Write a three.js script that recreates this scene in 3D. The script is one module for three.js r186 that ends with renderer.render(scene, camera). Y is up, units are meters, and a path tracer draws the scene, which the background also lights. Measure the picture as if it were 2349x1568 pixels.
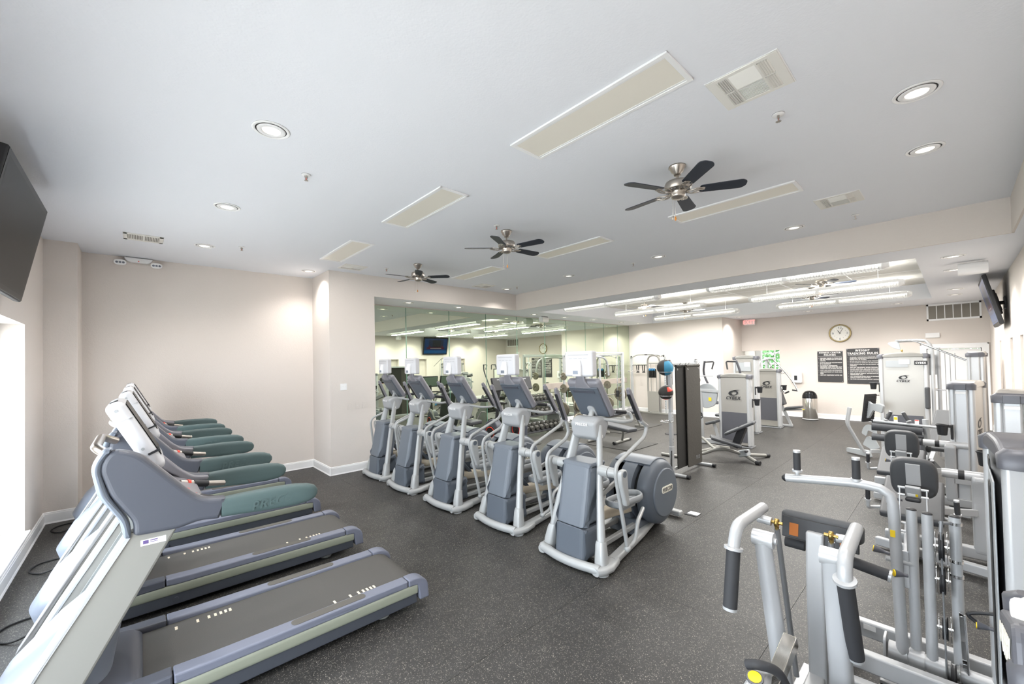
import * as THREE from 'three';
import { RoundedBoxGeometry } from 'three/addons/geometries/RoundedBoxGeometry.js';
import { mergeGeometries, toCreasedNormals } from 'three/addons/utils/BufferGeometryUtils.js';
import { TextGeometry } from 'three/addons/geometries/TextGeometry.js';
import { FontLoader } from 'three/addons/loaders/FontLoader.js';
import { RectAreaLightUniformsLib } from 'three/addons/lights/RectAreaLightUniformsLib.js';

// ---------- camera, sky, exposure ----------
// x = east, y = up, z = south (points below are written [east, up, north])
const scene = new THREE.Scene();
const renderer = new THREE.WebGLRenderer({ antialias: true });
renderer.toneMapping = THREE.LinearToneMapping;
renderer.toneMappingExposure = 1.35;
renderer.shadowMap.enabled = true;
RectAreaLightUniformsLib.init();
const camera = new THREE.PerspectiveCamera(2 * Math.atan(784 / 934.45) * 180 / Math.PI, 2349 / 1568, 0.05, 200);
{
  const yaw = 42.622 * Math.PI / 180, pit = 1.0228 * Math.PI / 180, rol = 1.171 * Math.PI / 180;
  const fw = new THREE.Vector3(Math.sin(yaw) * Math.cos(pit), Math.sin(pit), -Math.cos(yaw) * Math.cos(pit));
  const r0 = new THREE.Vector3(Math.cos(yaw), 0, Math.sin(yaw)), u0 = new THREE.Vector3().crossVectors(r0, fw);
  const r = r0.clone().multiplyScalar(Math.cos(rol)).addScaledVector(u0, -Math.sin(rol));
  const u = u0.clone().multiplyScalar(Math.cos(rol)).addScaledVector(r0, Math.sin(rol));
  camera.position.set(0, 1.9, 0);
  camera.quaternion.setFromRotationMatrix(new THREE.Matrix4().makeBasis(r, u, fw.clone().negate()));
  camera.setViewOffset(2349, 1568, 0, -29.14, 2349, 1568);
}
const SKY = 10, DOWN = 6, TUBE = 56, TROF = 15;      // strengths: overcast sky, recessed lamps, fluorescent tubes, lensed fittings
scene.background = new THREE.Color(0.84, 0.92, 1.0);
scene.backgroundIntensity = SKY;

// ---------- helpers ----------
let seed = 12345;
const rnd = () => (seed = (seed * 1664525 + 1013904223) >>> 0) / 4294967296;
const R = (d) => d * Math.PI / 180;
const V = (p) => new THREE.Vector3(p[0], p[1], -p[2]);
const font = await new FontLoader().loadAsync('fonts/droid/droid_sans_bold.typeface.json');
function clean(g) {
  let h = g.index ? g.toNonIndexed() : g;
  for (const k of Object.keys(h.attributes)) if (!['position', 'normal', 'uv'].includes(k)) h.deleteAttribute(k);
  if (!h.attributes.normal) h.computeVertexNormals();
  if (!h.attributes.uv) h.setAttribute('uv', new THREE.BufferAttribute(new Float32Array(h.attributes.position.count * 2), 2));
  h.morphAttributes = {};
  return h;
}
const join = (gs) => { gs = gs.flat(9).map(clean); return gs.length === 1 ? gs[0] : mergeGeometries(gs); };
function metreUV(g, s = 1) {                          // texture coordinates in metres, taken from the side a face looks to
  g = g.index ? g.toNonIndexed() : g;
  const p = g.attributes.position, n = g.attributes.normal, uv = new Float32Array(p.count * 2);
  for (let i = 0; i < p.count; i++) {
    const x = Math.abs(n.getX(i)), y = Math.abs(n.getY(i)), z = Math.abs(n.getZ(i));
    const a = y >= x && y >= z ? [p.getX(i), p.getZ(i)] : x >= z ? [p.getZ(i), p.getY(i)] : [p.getX(i), p.getY(i)];
    uv[2 * i] = a[0] * s; uv[2 * i + 1] = a[1] * s;
  }
  g.setAttribute('uv', new THREE.BufferAttribute(uv, 2));
  return g;
}
// box of size w (east) h (up) d (north) round [x, y, n]; r rounds its edges
function box(w, h, d, x = 0, y = 0, n = 0, r = 0, seg = 2) {
  const g = r ? new RoundedBoxGeometry(w, h, d, seg, Math.min(r, w / 2.01, h / 2.01, d / 2.01)) : new THREE.BoxGeometry(w, h, d);
  return g.translate(x, y, -n);
}
const span = (x0, x1, y0, y1, n0, n1, r = 0) => box(x1 - x0, y1 - y0, n1 - n0, (x0 + x1) / 2, (y0 + y1) / 2, (n0 + n1) / 2, r);
const turn = (g, rx = 0, ry = 0, rz = 0, at = [0, 0, 0]) => { const c = V(at); return g.translate(-c.x, -c.y, -c.z).applyMatrix4(new THREE.Matrix4().makeRotationFromEuler(new THREE.Euler(rx, ry, rz))).translate(c.x, c.y, c.z); };
const move = (g, x, y, n) => g.translate(x, y, -n);
function along(g, a, b) {                              // lays a shape built along +y from 0 onto the way a -> b
  const A = V(a), d = V(b).sub(A), q = new THREE.Quaternion().setFromUnitVectors(new THREE.Vector3(0, 1, 0), d.clone().normalize());
  return g.applyQuaternion(q).translate(A.x, A.y, A.z);
}
const dist = (a, b) => Math.hypot(a[0] - b[0], a[1] - b[1], a[2] - b[2]);
function rod(a, b, r, r2 = r, n = 14, open = false) { const l = dist(a, b); return along(new THREE.CylinderGeometry(r2, r, l, n, 1, open).translate(0, l / 2, 0), a, b); }
// square bar from a to b: w across (level), h the other way
function bar(a, b, w, h, r = 0.006) {
  const A = V(a), B = V(b), d = B.clone().sub(A), l = d.length(); d.normalize();
  let s = new THREE.Vector3().crossVectors(d, new THREE.Vector3(0, 1, 0)); if (s.length() < 0.02) s.set(0, 0, 1); s.normalize();
  const t = new THREE.Vector3().crossVectors(d, s);
  const g = r ? new RoundedBoxGeometry(w, h, l, 2, Math.min(r, w / 2.1, h / 2.1)) : new THREE.BoxGeometry(w, h, l);
  return g.applyMatrix4(new THREE.Matrix4().makeBasis(s, t, d)).translate((A.x + B.x) / 2, (A.y + B.y) / 2, (A.z + B.z) / 2);
}
// round tube through points, corners bent with radius f
function pipe(pts, r, f = 0.06, n = 12, caps = true) {
  const q = pts.map(V), path = new THREE.CurvePath(); let from = q[0];
  for (let i = 1; i < q.length - 1; i++) {
    const a = q[i].clone().sub(q[i - 1]), b = q[i + 1].clone().sub(q[i]), k = Math.min(f, a.length() * 0.48, b.length() * 0.48);
    const s = q[i].clone().addScaledVector(a.normalize(), -k), e = q[i].clone().addScaledVector(b.normalize(), k);
    if (from.distanceTo(s) > 1e-4) path.add(new THREE.LineCurve3(from, s));
    path.add(new THREE.QuadraticBezierCurve3(s, q[i], e)); from = e;
  }
  path.add(new THREE.LineCurve3(from, q[q.length - 1]));
  return tubeOf(path, r, Math.max(10, (pts.length - 1) * 9), n, caps);
}
function curve(pts, r, seg = 32, n = 10, closed = false) {
  return tubeOf(new THREE.CatmullRomCurve3(pts.map(V), closed), r, seg, n, !closed, closed);
}
function tubeOf(path, r, seg, n, caps, closed = false) {
  const g = new THREE.TubeGeometry(path, seg, r, n, closed);
  if (!caps) return g;
  const out = [g];
  for (const [t, s] of [[0, -1], [1, 1]]) {
    const p = path.getPointAt(t), d = path.getTangentAt(t).multiplyScalar(s);
    out.push(new THREE.CircleGeometry(r, n).applyQuaternion(new THREE.Quaternion().setFromUnitVectors(new THREE.Vector3(0, 0, 1), d)).translate(p.x, p.y, p.z));
  }
  return join(out);
}
// outline in the east-up plane [x, y, corner radius], pushed out to depth d round north n
function outline(pts, r = 0.02) {
  const s = new THREE.Shape(), L = pts.length;
  for (let i = 0; i < L; i++) {
    const p = pts[i], a = pts[(i + L - 1) % L], b = pts[(i + 1) % L], k = p[2] ?? r;
    const da = Math.hypot(a[0] - p[0], a[1] - p[1]), db = Math.hypot(b[0] - p[0], b[1] - p[1]), m = Math.min(k, da * 0.49, db * 0.49);
    const s0 = [p[0] + (a[0] - p[0]) / da * m, p[1] + (a[1] - p[1]) / da * m], e0 = [p[0] + (b[0] - p[0]) / db * m, p[1] + (b[1] - p[1]) / db * m];
    i ? s.lineTo(...s0) : s.moveTo(...s0);
    if (m > 1e-5) s.quadraticCurveTo(p[0], p[1], ...e0);
  }
  s.closePath();
  return s;
}
function slab(pts, d, n = 0, bev = 0.004, r = 0.02, seg = 2, cs = 6) {
  const s = pts instanceof THREE.Shape ? pts : outline(pts, r), b = Math.min(bev, d / 2.2);
  return new THREE.ExtrudeGeometry(s, { depth: d - 2 * b, bevelEnabled: b > 0, bevelSize: b, bevelThickness: b, bevelOffset: -b, bevelSegments: seg, curveSegments: cs }).translate(0, 0, -n - d / 2 + b);
}
const lathe = (pts, n = 24) => new THREE.LatheGeometry(pts.map(([r, y]) => new THREE.Vector2(Math.max(r, 1e-4), y)), n);
const ball = (rx, ry, rz, x, y, n, a = 20, b = 14) => new THREE.SphereGeometry(1, a, b).scale(rx, ry, rz).translate(x, y, -n);
const disc = (r, t, n = 24) => new THREE.CylinderGeometry(r, r, t, n);
// smooth body through cross sections: each {at:[e,u,n], w, h, dir?} is a rounded rectangle standing across the way
function loft(secs, pow = 3, n = 24, cap = true) {
  const rows = secs.map((s, i) => {
    const A = V(secs[Math.max(0, i - 1)].at), B = V(secs[Math.min(secs.length - 1, i + 1)].at), d = s.dir ? V(s.dir).normalize() : B.sub(A).normalize();
    let side = s.side ? V(s.side) : new THREE.Vector3().crossVectors(d, new THREE.Vector3(0, 1, 0)); if (side.length() < 0.05) side.set(0, 0, 1); side.normalize();
    const up = new THREE.Vector3().crossVectors(side, d).normalize(), c = V(s.at), row = [];
    for (let k = 0; k <= n; k++) {
      const t = k / n * 2 * Math.PI, cx = Math.cos(t), sy = Math.sin(t), e = 2 / (s.pow ?? pow);
      row.push(c.clone().addScaledVector(side, Math.sign(cx) * Math.abs(cx) ** e * s.w / 2).addScaledVector(up, Math.sign(sy) * Math.abs(sy) ** e * s.h / 2));
    }
    return row;
  });
  const pos = [], idx = [];
  rows.forEach((r) => r.forEach((p) => pos.push(p.x, p.y, p.z)));
  for (let i = 0; i < rows.length - 1; i++) for (let k = 0; k < n; k++) { const a = i * (n + 1) + k, b = a + n + 1; idx.push(a, a + 1, b, b, a + 1, b + 1); }
  if (cap) for (const [ri, fl] of [[0, 0], [rows.length - 1, 1]]) {
    const c = V(secs[ri].at), b0 = pos.length / 3; pos.push(c.x, c.y, c.z); rows[ri].forEach((p) => pos.push(p.x, p.y, p.z));
    for (let k = 0; k < n; k++) fl ? idx.push(b0, b0 + 2 + k, b0 + 1 + k) : idx.push(b0, b0 + 1 + k, b0 + 2 + k);
  }
  const g = new THREE.BufferGeometry(); g.setAttribute('position', new THREE.Float32BufferAttribute(pos, 3)); g.setIndex(idx);
  // turn inside out if the faces look inwards
  g.computeVertexNormals();
  const P = g.attributes.position, Nn = g.attributes.normal, c0 = V(secs[Math.floor(secs.length / 2)].at); let s = 0;
  const base = Math.floor(secs.length / 2) * (n + 1);
  for (let k = 0; k < n; k++) s += (P.getX(base + k) - c0.x) * Nn.getX(base + k) + (P.getY(base + k) - c0.y) * Nn.getY(base + k) + (P.getZ(base + k) - c0.z) * Nn.getZ(base + k);
  if (s < 0) { const id = g.index.array; for (let i = 0; i < id.length; i += 3) { const t = id[i]; id[i] = id[i + 1]; id[i + 1] = t; } g.computeVertexNormals(); }
  return g;
}
const text = (str, size, depth = 0.002) => { const g = new TextGeometry(str, { font, size, depth, curveSegments: 3, bevelEnabled: false }); g.computeBoundingBox(); const b = g.boundingBox; return g.translate(-(b.min.x + b.max.x) / 2, -(b.min.y + b.max.y) / 2, 0); };
// lays a drawing made in the x-y plane (facing +z) at a point, facing azimuth az (0 north, 90 east ...)
const facing = (g, at, az, tilt = 0, lean = 0) => { const p = V(at); return g.applyMatrix4(new THREE.Matrix4().makeRotationFromEuler(new THREE.Euler(tilt, R(180 - az), lean, 'YXZ'))).translate(p.x, p.y, p.z); };

const used = {};
const numbered = (n) => { const k = used[n] = (used[n] ?? -1) + 1; return k ? n + '_' + String(k).padStart(3, '0') : n; };
function mesh(name, gs, m, parent) {
  const o = new THREE.Mesh(join([gs]), m); o.name = name; o.castShadow = o.receiveShadow = true; parent.add(o); return o;
}
const part = (parent, name, gs, m, label) => { const o = mesh(name, gs, m, parent); if (label) o.userData.label = label; return o; };
function thing(name, label, category, at = [0, 0, 0], yaw = 0, group) {
  const o = new THREE.Group(); o.name = numbered(name); o.position.copy(V(at)); o.rotation.y = yaw; o.userData = { label, category };
  if (group) o.userData.group = group; scene.add(o); return o;
}
function single(name, gs, m, label, category, group) { const o = mesh(numbered(name), gs, m, scene); o.userData = { label, category }; if (group) o.userData.group = group; return o; }
function struct(name, gs, m) { const o = mesh(name, gs, m, scene); o.userData.kind = 'structure'; return o; }
function copy(src, at, yaw, label) {
  const o = src.clone(); o.name = numbered(src.name.replace(/_\d{3}$/, '')); o.position.copy(V(at)); if (yaw !== undefined) o.rotation.y = yaw;
  o.userData = { ...src.userData }; if (label) o.userData.label = label; scene.add(o); return o;
}

// ---------- textures ----------
function dataTex(size, fn, srgb = false) {
  const d = new Uint8Array(size * size * 4);
  for (let j = 0; j < size; j++) for (let i = 0; i < size; i++) { const c = fn(i, j), o = (j * size + i) * 4; d[o] = c[0]; d[o + 1] = c[1]; d[o + 2] = c[2]; d[o + 3] = 255; }
  const t = new THREE.DataTexture(d, size, size); t.wrapS = t.wrapT = THREE.RepeatWrapping; t.magFilter = THREE.LinearFilter; t.minFilter = THREE.LinearMipmapLinearFilter; t.generateMipmaps = true;
  if (srgb) t.colorSpace = THREE.SRGBColorSpace; t.needsUpdate = true; return t;
}
function noiseField(size, cells) {                     // tiling value noise 0..1
  const g = Array.from({ length: cells * cells }, rnd), sm = (t) => t * t * (3 - 2 * t);
  return (i, j) => {
    const x = i / size * cells, y = j / size * cells, xi = Math.floor(x), yi = Math.floor(y), u = sm(x - xi), v = sm(y - yi), a = (p, q) => g[(q % cells) * cells + (p % cells)];
    return (a(xi, yi) * (1 - u) + a(xi + 1, yi) * u) * (1 - v) + (a(xi, yi + 1) * (1 - u) + a(xi + 1, yi + 1) * u) * v;
  };
}
// rubber flooring: charcoal crumb with pale flecks, 1.2 m a tile
const FS = 1024, fleck = new Float32Array(FS * FS);
for (let k = 0; k < 11000; k++) {
  const x = rnd() * FS, y = rnd() * FS, L = 1.2 + rnd() * rnd() * 4.2, W = 0.7 + rnd() * 1.1, a = rnd() * Math.PI, v = 0.35 + rnd() * 0.65, m = Math.ceil(L) + 1;
  for (let j = -m; j <= m; j++) for (let i = -m; i <= m; i++) {
    const p = (i * Math.cos(a) + j * Math.sin(a)) / L, q = (-i * Math.sin(a) + j * Math.cos(a)) / W;
    if (p * p + q * q < 1) { const o = ((Math.floor(y) + j + FS) % FS) * FS + (Math.floor(x) + i + FS) % FS; fleck[o] = Math.max(fleck[o], v); }
  }
}
const crumb = noiseField(FS, 256), patch = noiseField(FS, 5), patch2 = noiseField(FS, 17);
const floorTex = dataTex(FS, (i, j) => { const f = fleck[j * FS + i], b = 34 + crumb(i, j) * 20 + (patch(i, j) - 0.5) * 7 + (patch2(i, j) - 0.5) * 5; return [b + f * 112 + 1, b + f * 108, b + f * 97 - 1]; }, true);
floorTex.repeat.set(1 / 1.2, 1 / 1.2);
const wallBumpN = noiseField(512, 128), wallBumpM = noiseField(512, 48);
const wallBump = dataTex(512, (i, j) => { const v = 255 * (0.6 * wallBumpN(i, j) + 0.4 * wallBumpM(i, j)); return [v, v, v]; });
const brushN = noiseField(512, 64);
const streak = Array.from({ length: 512 }, () => rnd());
const brushTex = dataTex(512, (i, j) => { const v = 120 + 70 * streak[i] + 40 * (brushN(i, 3) - 0.5); return [v, v, v]; });
const grainN = noiseField(256, 128);
const grain = dataTex(256, (i, j) => { const v = 255 * grainN(i, j); return [v, v, v]; });
grain.repeat.set(6, 6);

// ---------- materials ----------
const mat = (hex, rough = 0.5, metal = 0, o = {}) => new THREE.MeshPhysicalMaterial({ color: hex, roughness: rough, metalness: metal, ...o });
const M = {
  wall: mat('#dcd4cd', 0.85, 0, { bumpMap: wallBump, bumpScale: 0.0012 }),
  ceiling: mat('#e9ebf0', 0.9, 0, { bumpMap: wallBump, bumpScale: 0.0006 }),
  tile: mat('#dedcd6', 0.95, 0, { bumpMap: wallBump, bumpScale: 0.002 }),
  trim: mat('#f3f3f3', 0.35), white: mat('#ececec', 0.4), whiteGloss: mat('#f0f0f0', 0.25),
  floor: mat('#ffffff', 0.5, 0, { map: floorTex, bumpMap: floorTex, bumpScale: 0.0006 }),
  mat: mat('#3b3a38', 0.75, 0, { bumpMap: grain, bumpScale: 0.001 }),
  mirror: mat('#d8e2d0', 0.01, 1), glassEdge: mat('#5f8f7c', 0.15),
  glass: mat('#ffffff', 0.02, 0, { transmission: 1, thickness: 0, ior: 1.45 }),
  nickel: mat('#b9b2aa', 0.28, 1), blade: mat('#272d38', 0.45), blackPlastic: mat('#222326', 0.5), black: mat('#101112', 0.4),
  screen: mat('#040405', 0.3, 0, { specularIntensity: 0.2 }), rubber: mat('#2b2b2c', 0.8), vinyl: mat('#4a4c50', 0.55, 0, { bumpMap: grain, bumpScale: 0.0004 }),
  // cardio machines
  hood: mat('#4b4e57', 0.42), hoodTrim: mat('#7f7e84', 0.35), nose: mat('#727a86', 0.3, 0.2), rail: mat('#485a5a', 0.55), silver: mat('#8e8d88', 0.42, 0.2), silverDark: mat('#8f9290', 0.4, 0.35),
  deckRail: mat('#6b6f7d', 0.5), belt: mat('#4c4a47', 0.8, 0, { bumpMap: grain, bumpScale: 0.0006 }), strip: mat('#868a7c', 0.45), under: mat('#3d4149', 0.6), mark: mat('#d9cdb8', 0.7), grit: mat('#57544f', 0.9),
  whitePlastic: mat('#c9c9cc', 0.32), red: mat('#e8442f', 0.4), cowl: mat('#7b828e', 0.3, 0.1),
  ellFrame: mat('#a5a7a7', 0.35, 0.1), ellBlue: mat('#646b74', 0.4), ellBlueDark: mat('#565d66', 0.42), ellGrey: mat('#a2a4a6', 0.45), pedal: mat('#8f9396', 0.55), badge: mat('#e9e6d8', 0.35), ink: mat('#2a2b2e', 0.5), yellow: mat('#f2cf1d', 0.45),
  // strength machines
  steel: mat('#b2b4b6', 0.36, 0.15), steelDark: mat('#8b8d90', 0.4, 0.5), alu: mat('#bec0c2', 0.32, 0.25), chrome: mat('#d9d9d9', 0.12, 1), brass: mat('#b59a5c', 0.3, 1), raw: mat('#c6c2bb', 0.25, 0.9, { roughnessMap: brushTex }),
  cap: mat('#5b5c62', 0.4, 0.15), panel: mat('#a9a6a0', 0.32, 0.35, { clearcoat: 0.3, clearcoatRoughness: 0.25 }), greyPlate: mat('#a8acaf', 0.45, 0.15), grip: mat('#333437', 0.7), pad: mat('#47494c', 0.5, 0, { bumpMap: grain, bumpScale: 0.0003 }),
  iron: mat('#7f796b', 0.5, 0.5), dumb: mat('#55544f', 0.6, 0.2), stainless: mat('#c2bfb9', 0.28, 0.85, { roughnessMap: brushTex }), cork: mat('#a3622f', 0.9), wood: mat('#a8917a', 0.6), bumper: mat('#aaa097', 0.6),
  blueBall: mat('#3f8fb4', 0.6), blackBall: mat('#33312f', 0.65), blueStrap: mat('#2b7fb5', 0.7), foamMat: mat('#45423d', 0.85, 0, { bumpMap: wallBump, bumpScale: 0.002 }), foamMatDark: mat('#2a2927', 0.85),
  lens: mat('#e8e4da', 0.35), louvre: mat('#e8e6e0', 0.5), duct: mat('#8d8880', 0.8), orange: mat('#d98d3a', 0.5), gold: mat('#a3936b', 0.35, 0.6), face: mat('#f1efe9', 0.6), sign: mat('#3a393b', 0.5),
};
const glow = (hex, k) => mat('#ffffff', 0.6, 0, { emissive: new THREE.Color(hex), emissiveIntensity: k });
M.lensGlow = mat('#dcd8ce', 0.4, 0, { emissive: new THREE.Color('#fff2d6'), emissiveIntensity: 0.05 }); M.lampWarm = glow('#fff3e2', 1.6); M.tubeGlow = glow('#fffdf2', 1.9); M.exitRed = glow('#ff3a2e', 0.7);
const FANAZ = [5, 22, -8];
// ---------- the room ----------
const HI = 3.57, LO = 3.18, TRAY = 3.54;
const wallGeo = (gs) => gs.map((g) => metreUV(g));
{ // floor: rolls of rubber 1.22 m wide running east-west, butted together
  const fl = struct('floor', metreUV(span(-1.2, 15.6, -0.16, -0.006, -0.9, 8.57)), M.rubber);
  const W = 1.22, cuts = [[5.1], [9.6], [3.1, 11.8], [7.13], [4.2, 13], [8.4], [2.5, 10.4], [6.2]];
  for (let k = -1; k < 7; k++) {
    const n0 = Math.max(0.885 + (k - 1) * W, -0.6), n1 = Math.min(0.885 + k * W, 8.27); if (n1 <= n0) continue;
    const xs = [-0.87, ...cuts[(k + 1) % 8], 15.3];
    for (let i = 0; i < xs.length - 1; i++) part(fl, 'rubber_roll', metreUV(span(xs[i] + 0.0012, xs[i + 1] - 0.0012, -0.006, 0, n0 + 0.0012, n1 - 0.0012)), M.floor);
  }
}
{ // walls
  const WZ = [0.22, 2.4], holes = [[4.0, 6.62], [0.1, 3.3]];
  const west = [span(-1.15, -0.87, -0.1, WZ[0], -0.9, 8.57), span(-1.15, -0.87, WZ[1], 3.7, -0.9, 8.57)];
  let n = -0.9; for (const [a, b] of [...holes].reverse()) { west.push(span(-1.15, -0.87, WZ[0], WZ[1], n, a)); n = b; } west.push(span(-1.15, -0.87, WZ[0], WZ[1], n, 8.57));
  struct('wall_west', wallGeo(west), M.wall);
  struct('wall_north', wallGeo([span(-1.15, 15.6, -0.1, 3.7, 8.27, 8.57), span(-0.87, -0.57, 0, HI, 7.73, 8.28), span(2.46, 3.28, 0, HI, 7.35, 8.28)]), M.wall);
  struct('wall_northeast', wallGeo([span(13.6, 15.6, -0.1, 3.7, 4.95, 8.28)]), M.wall);
  struct('wall_east', wallGeo([span(15.3, 15.5, -0.1, 3.7, -0.9, -0.44), span(15.3, 15.5, 2.03, 3.7, -0.44, 0.49), span(15.3, 15.5, -0.1, 3.7, 0.49, 3.84), span(15.3, 15.5, 2.11, 3.7, 3.84, 4.96)]), M.wall);
  // south wall with three narrow recesses
  const rec = [[8.35, 8.75], [9.75, 10.2], [12.0, 12.45]], sw = [span(-1.15, 15.6, -0.1, 0.75, -0.9, -0.6), span(-1.15, 15.6, 2.12, 3.7, -0.9, -0.6), span(-1.15, 15.6, 0.75, 2.12, -0.9, -0.78)];
  let x = -1.15; for (const [a, b] of rec) { sw.push(span(x, a, 0.75, 2.12, -0.79, -0.6)); x = b; } sw.push(span(x, 15.6, 0.75, 2.12, -0.79, -0.6));
  struct('wall_south', wallGeo(sw), M.wall);
  // ceilings
  struct('ceiling', wallGeo([span(-1.15, 6.95, HI, HI + 0.13, -0.9, 8.57)]), M.ceiling);
  const lowC = [span(6.955, 7.68, LO, LO + 0.012, -0.6, 8.27), span(13.6, 15.3, LO, LO + 0.012, -0.6, 4.95), span(7.68, 13.6, LO, LO + 0.012, -0.6, 0.31), span(7.68, 13.6, LO, LO + 0.012, 7.3, 8.27), span(3.28, 6.955, LO, LO + 0.012, 7.37, 8.27), span(-0.87, 6.955, LO, LO + 0.012, -0.6, -0.47)];
  struct('ceiling_001', wallGeo(lowC), M.ceiling);
  const fac = [span(6.93, 6.955, LO, HI, -0.47, 7.37), span(3.28, 6.955, LO, HI, 7.35, 7.37), span(-0.87, 6.955, LO, HI, -0.47, -0.45)];
  struct('trim_1', wallGeo(fac), M.wall);
  struct('trim_2', wallGeo([span(7.68, 7.695, LO + 0.002, 3.6, 0.31, 7.3), span(13.585, 13.598, LO + 0.002, 3.6, 0.325, 7.285), span(7.68, 13.585, LO + 0.002, 3.6, 0.31, 0.325), span(7.68, 13.585, LO + 0.002, 3.6, 7.285, 7.3)]), M.ceiling);
  struct('ceiling_002', [span(6.95, 15.6, 3.6, 3.72, -0.9, 8.57)], M.ceiling);
  // ceiling tiles of the tray, on a grid of thin bars
  const tr = struct('ceiling_003', [0, 1, 2, 3, 4].map((i) => span(7.68 + i * 1.184 - 0.011, 7.68 + i * 1.184 + 0.011, TRAY - 0.004, TRAY + 0.03, 0.31, 7.3)).concat([...Array(6)].map((_, j) => span(7.68, 13.6, TRAY - 0.003, TRAY + 0.03, 0.31 + (j + 1) * 1.165 - 0.011, 0.31 + (j + 1) * 1.165 + 0.011))), M.trim);
  for (let i = 0; i < 5; i++) for (let j = 0; j < 6; j++) part(tr, 'ceiling_tile', metreUV(span(7.68 + i * 1.184 + 0.012, 7.68 + (i + 1) * 1.184 - 0.012, TRAY, TRAY + 0.02, 0.31 + j * 1.165 + 0.012, 0.31 + (j + 1) * 1.165 - 0.012)), M.tile);
  // baseboards
  const bp = [[0, 0], [0.016, 0], [0.016, 0.118], [0.012, 0.124], [0.012, 0.136], [0.006, 0.142], [0, 0.142]];
  const base = (a, b, az) => { // from a to b on the floor, the moulding standing out towards az
    const L = Math.hypot(b[0] - a[0], b[1] - a[1]), g = new THREE.ExtrudeGeometry(new THREE.Shape([...bp, [0.024, 0]].map(([p, q]) => new THREE.Vector2(p, q))), { depth: L, bevelEnabled: false });
    const s = new THREE.Shape([[0, 0], [0.026, 0], [0.02, 0.014], [0.016, 0.018], [0.016, 0.118], [0.012, 0.124], [0.012, 0.136], [0.006, 0.142], [0, 0.142]].map(([p, q]) => new THREE.Vector2(p, q)));
    const h = new THREE.ExtrudeGeometry(s, { depth: L, bevelEnabled: false });
    const out = new THREE.Vector3(Math.sin(R(az)), 0, -Math.cos(R(az))), way = new THREE.Vector3().crossVectors(out, new THREE.Vector3(0, 1, 0));
    const mid = [(a[0] + b[0]) / 2, (a[1] + b[1]) / 2];
    return h.translate(0, 0, -L / 2).applyMatrix4(new THREE.Matrix4().makeBasis(out, new THREE.Vector3(0, 1, 0), way)).translate(mid[0], 0, -mid[1]);
  };
  struct('baseboard_west', [base([-0.87, -0.6], [-0.87, 7.73], 90)], M.trim);
  struct('baseboard_north', [base([-0.87, 7.73], [-0.545, 7.73], 180), base([-0.57, 7.71], [-0.57, 8.27], 90), base([-0.57, 8.27], [2.46, 8.27], 180), base([2.46, 8.27], [2.46, 7.325], 270), base([2.435, 7.35], [3.305, 7.35], 180), base([3.28, 7.33], [3.28, 8.27], 90), base([3.28, 8.27], [13.6, 8.27], 180)], M.trim);
  struct('baseboard_northeast', [base([13.6, 8.27], [13.6, 4.93], 270), base([13.58, 4.95], [15.3, 4.95], 180)], M.trim);
  struct('baseboard_east', [base([15.3, 3.84], [15.3, 0.64], 270)], M.trim);
  struct('baseboard_south', [base([-0.87, -0.6], [15.3, -0.6], 0)], M.trim);
  // windows of the west wall
  holes.forEach(([a, b], i) => {
    const w = struct('window_' + (i + 1), [span(-1.13, -1.06, WZ[0], WZ[0] + 0.06, a, b), span(-1.13, -1.06, WZ[1] - 0.06, WZ[1], a, b), span(-1.13, -1.06, WZ[0], WZ[1], a, a + 0.06), span(-1.13, -1.06, WZ[0], WZ[1], b - 0.06, b), span(-1.12, -1.07, WZ[0], WZ[1], (a + b) / 2 - 0.03, (a + b) / 2 + 0.03)], M.trim);
    for (const [p, q] of [[a, (a + b) / 2], [(a + b) / 2, b]]) {
      part(w, 'gasket', [span(-1.108, -1.08, WZ[0] + 0.06, WZ[0] + 0.075, p + 0.045, q - 0.045), span(-1.108, -1.08, WZ[1] - 0.075, WZ[1] - 0.06, p + 0.045, q - 0.045), span(-1.108, -1.08, WZ[0] + 0.06, WZ[1] - 0.06, p + 0.06, p + 0.075), span(-1.108, -1.08, WZ[0] + 0.06, WZ[1] - 0.06, q - 0.075, q - 0.06)], M.silverDark);
      part(w, 'pane', new THREE.PlaneGeometry(q - p - 0.1, WZ[1] - WZ[0] - 0.12).rotateY(Math.PI / 2).translate(-1.095, (WZ[0] + WZ[1]) / 2, -(p + q) / 2), M.glass);
    }
    part(w, 'window_sill', span(-1.06, -0.83, WZ[0] - 0.005, WZ[0] + 0.018, a - 0.03, b + 0.03, 0.006), M.trim);
  });
  // white double-cased door of the east wall
  const d = struct('door_1', [span(15.33, 15.36, 0.01, 2.0, -0.42, 0.47)], M.white);
  part(d, 'casing', [slab([[-0.57, 0], [-0.57, 2.14], [0.62, 2.14], [0.62, 0], [0.5, 0], [0.5, 2.02], [-0.45, 2.02], [-0.45, 0]], 0.03, 0, 0.006, 0).applyMatrix4(new THREE.Matrix4().makeRotationY(Math.PI / 2)).translate(15.286, 0, 0), span(15.262, 15.29, 0, 2.14, -0.57, -0.545), span(15.262, 15.29, 0, 2.14, 0.595, 0.62), span(15.262, 15.29, 2.115, 2.14, -0.57, 0.62)], M.trim);
  part(d, 'jamb', [span(15.3, 15.4, 0, 2.02, -0.45, -0.425), span(15.3, 15.4, 0, 2.02, 0.475, 0.5), span(15.3, 15.4, 2.005, 2.03, -0.45, 0.5)], M.trim);
  for (const y of [0.25, 1.05, 1.82]) part(d, 'hinge', span(15.318, 15.335, y - 0.05, y + 0.05, -0.43, -0.412), M.white);
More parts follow.
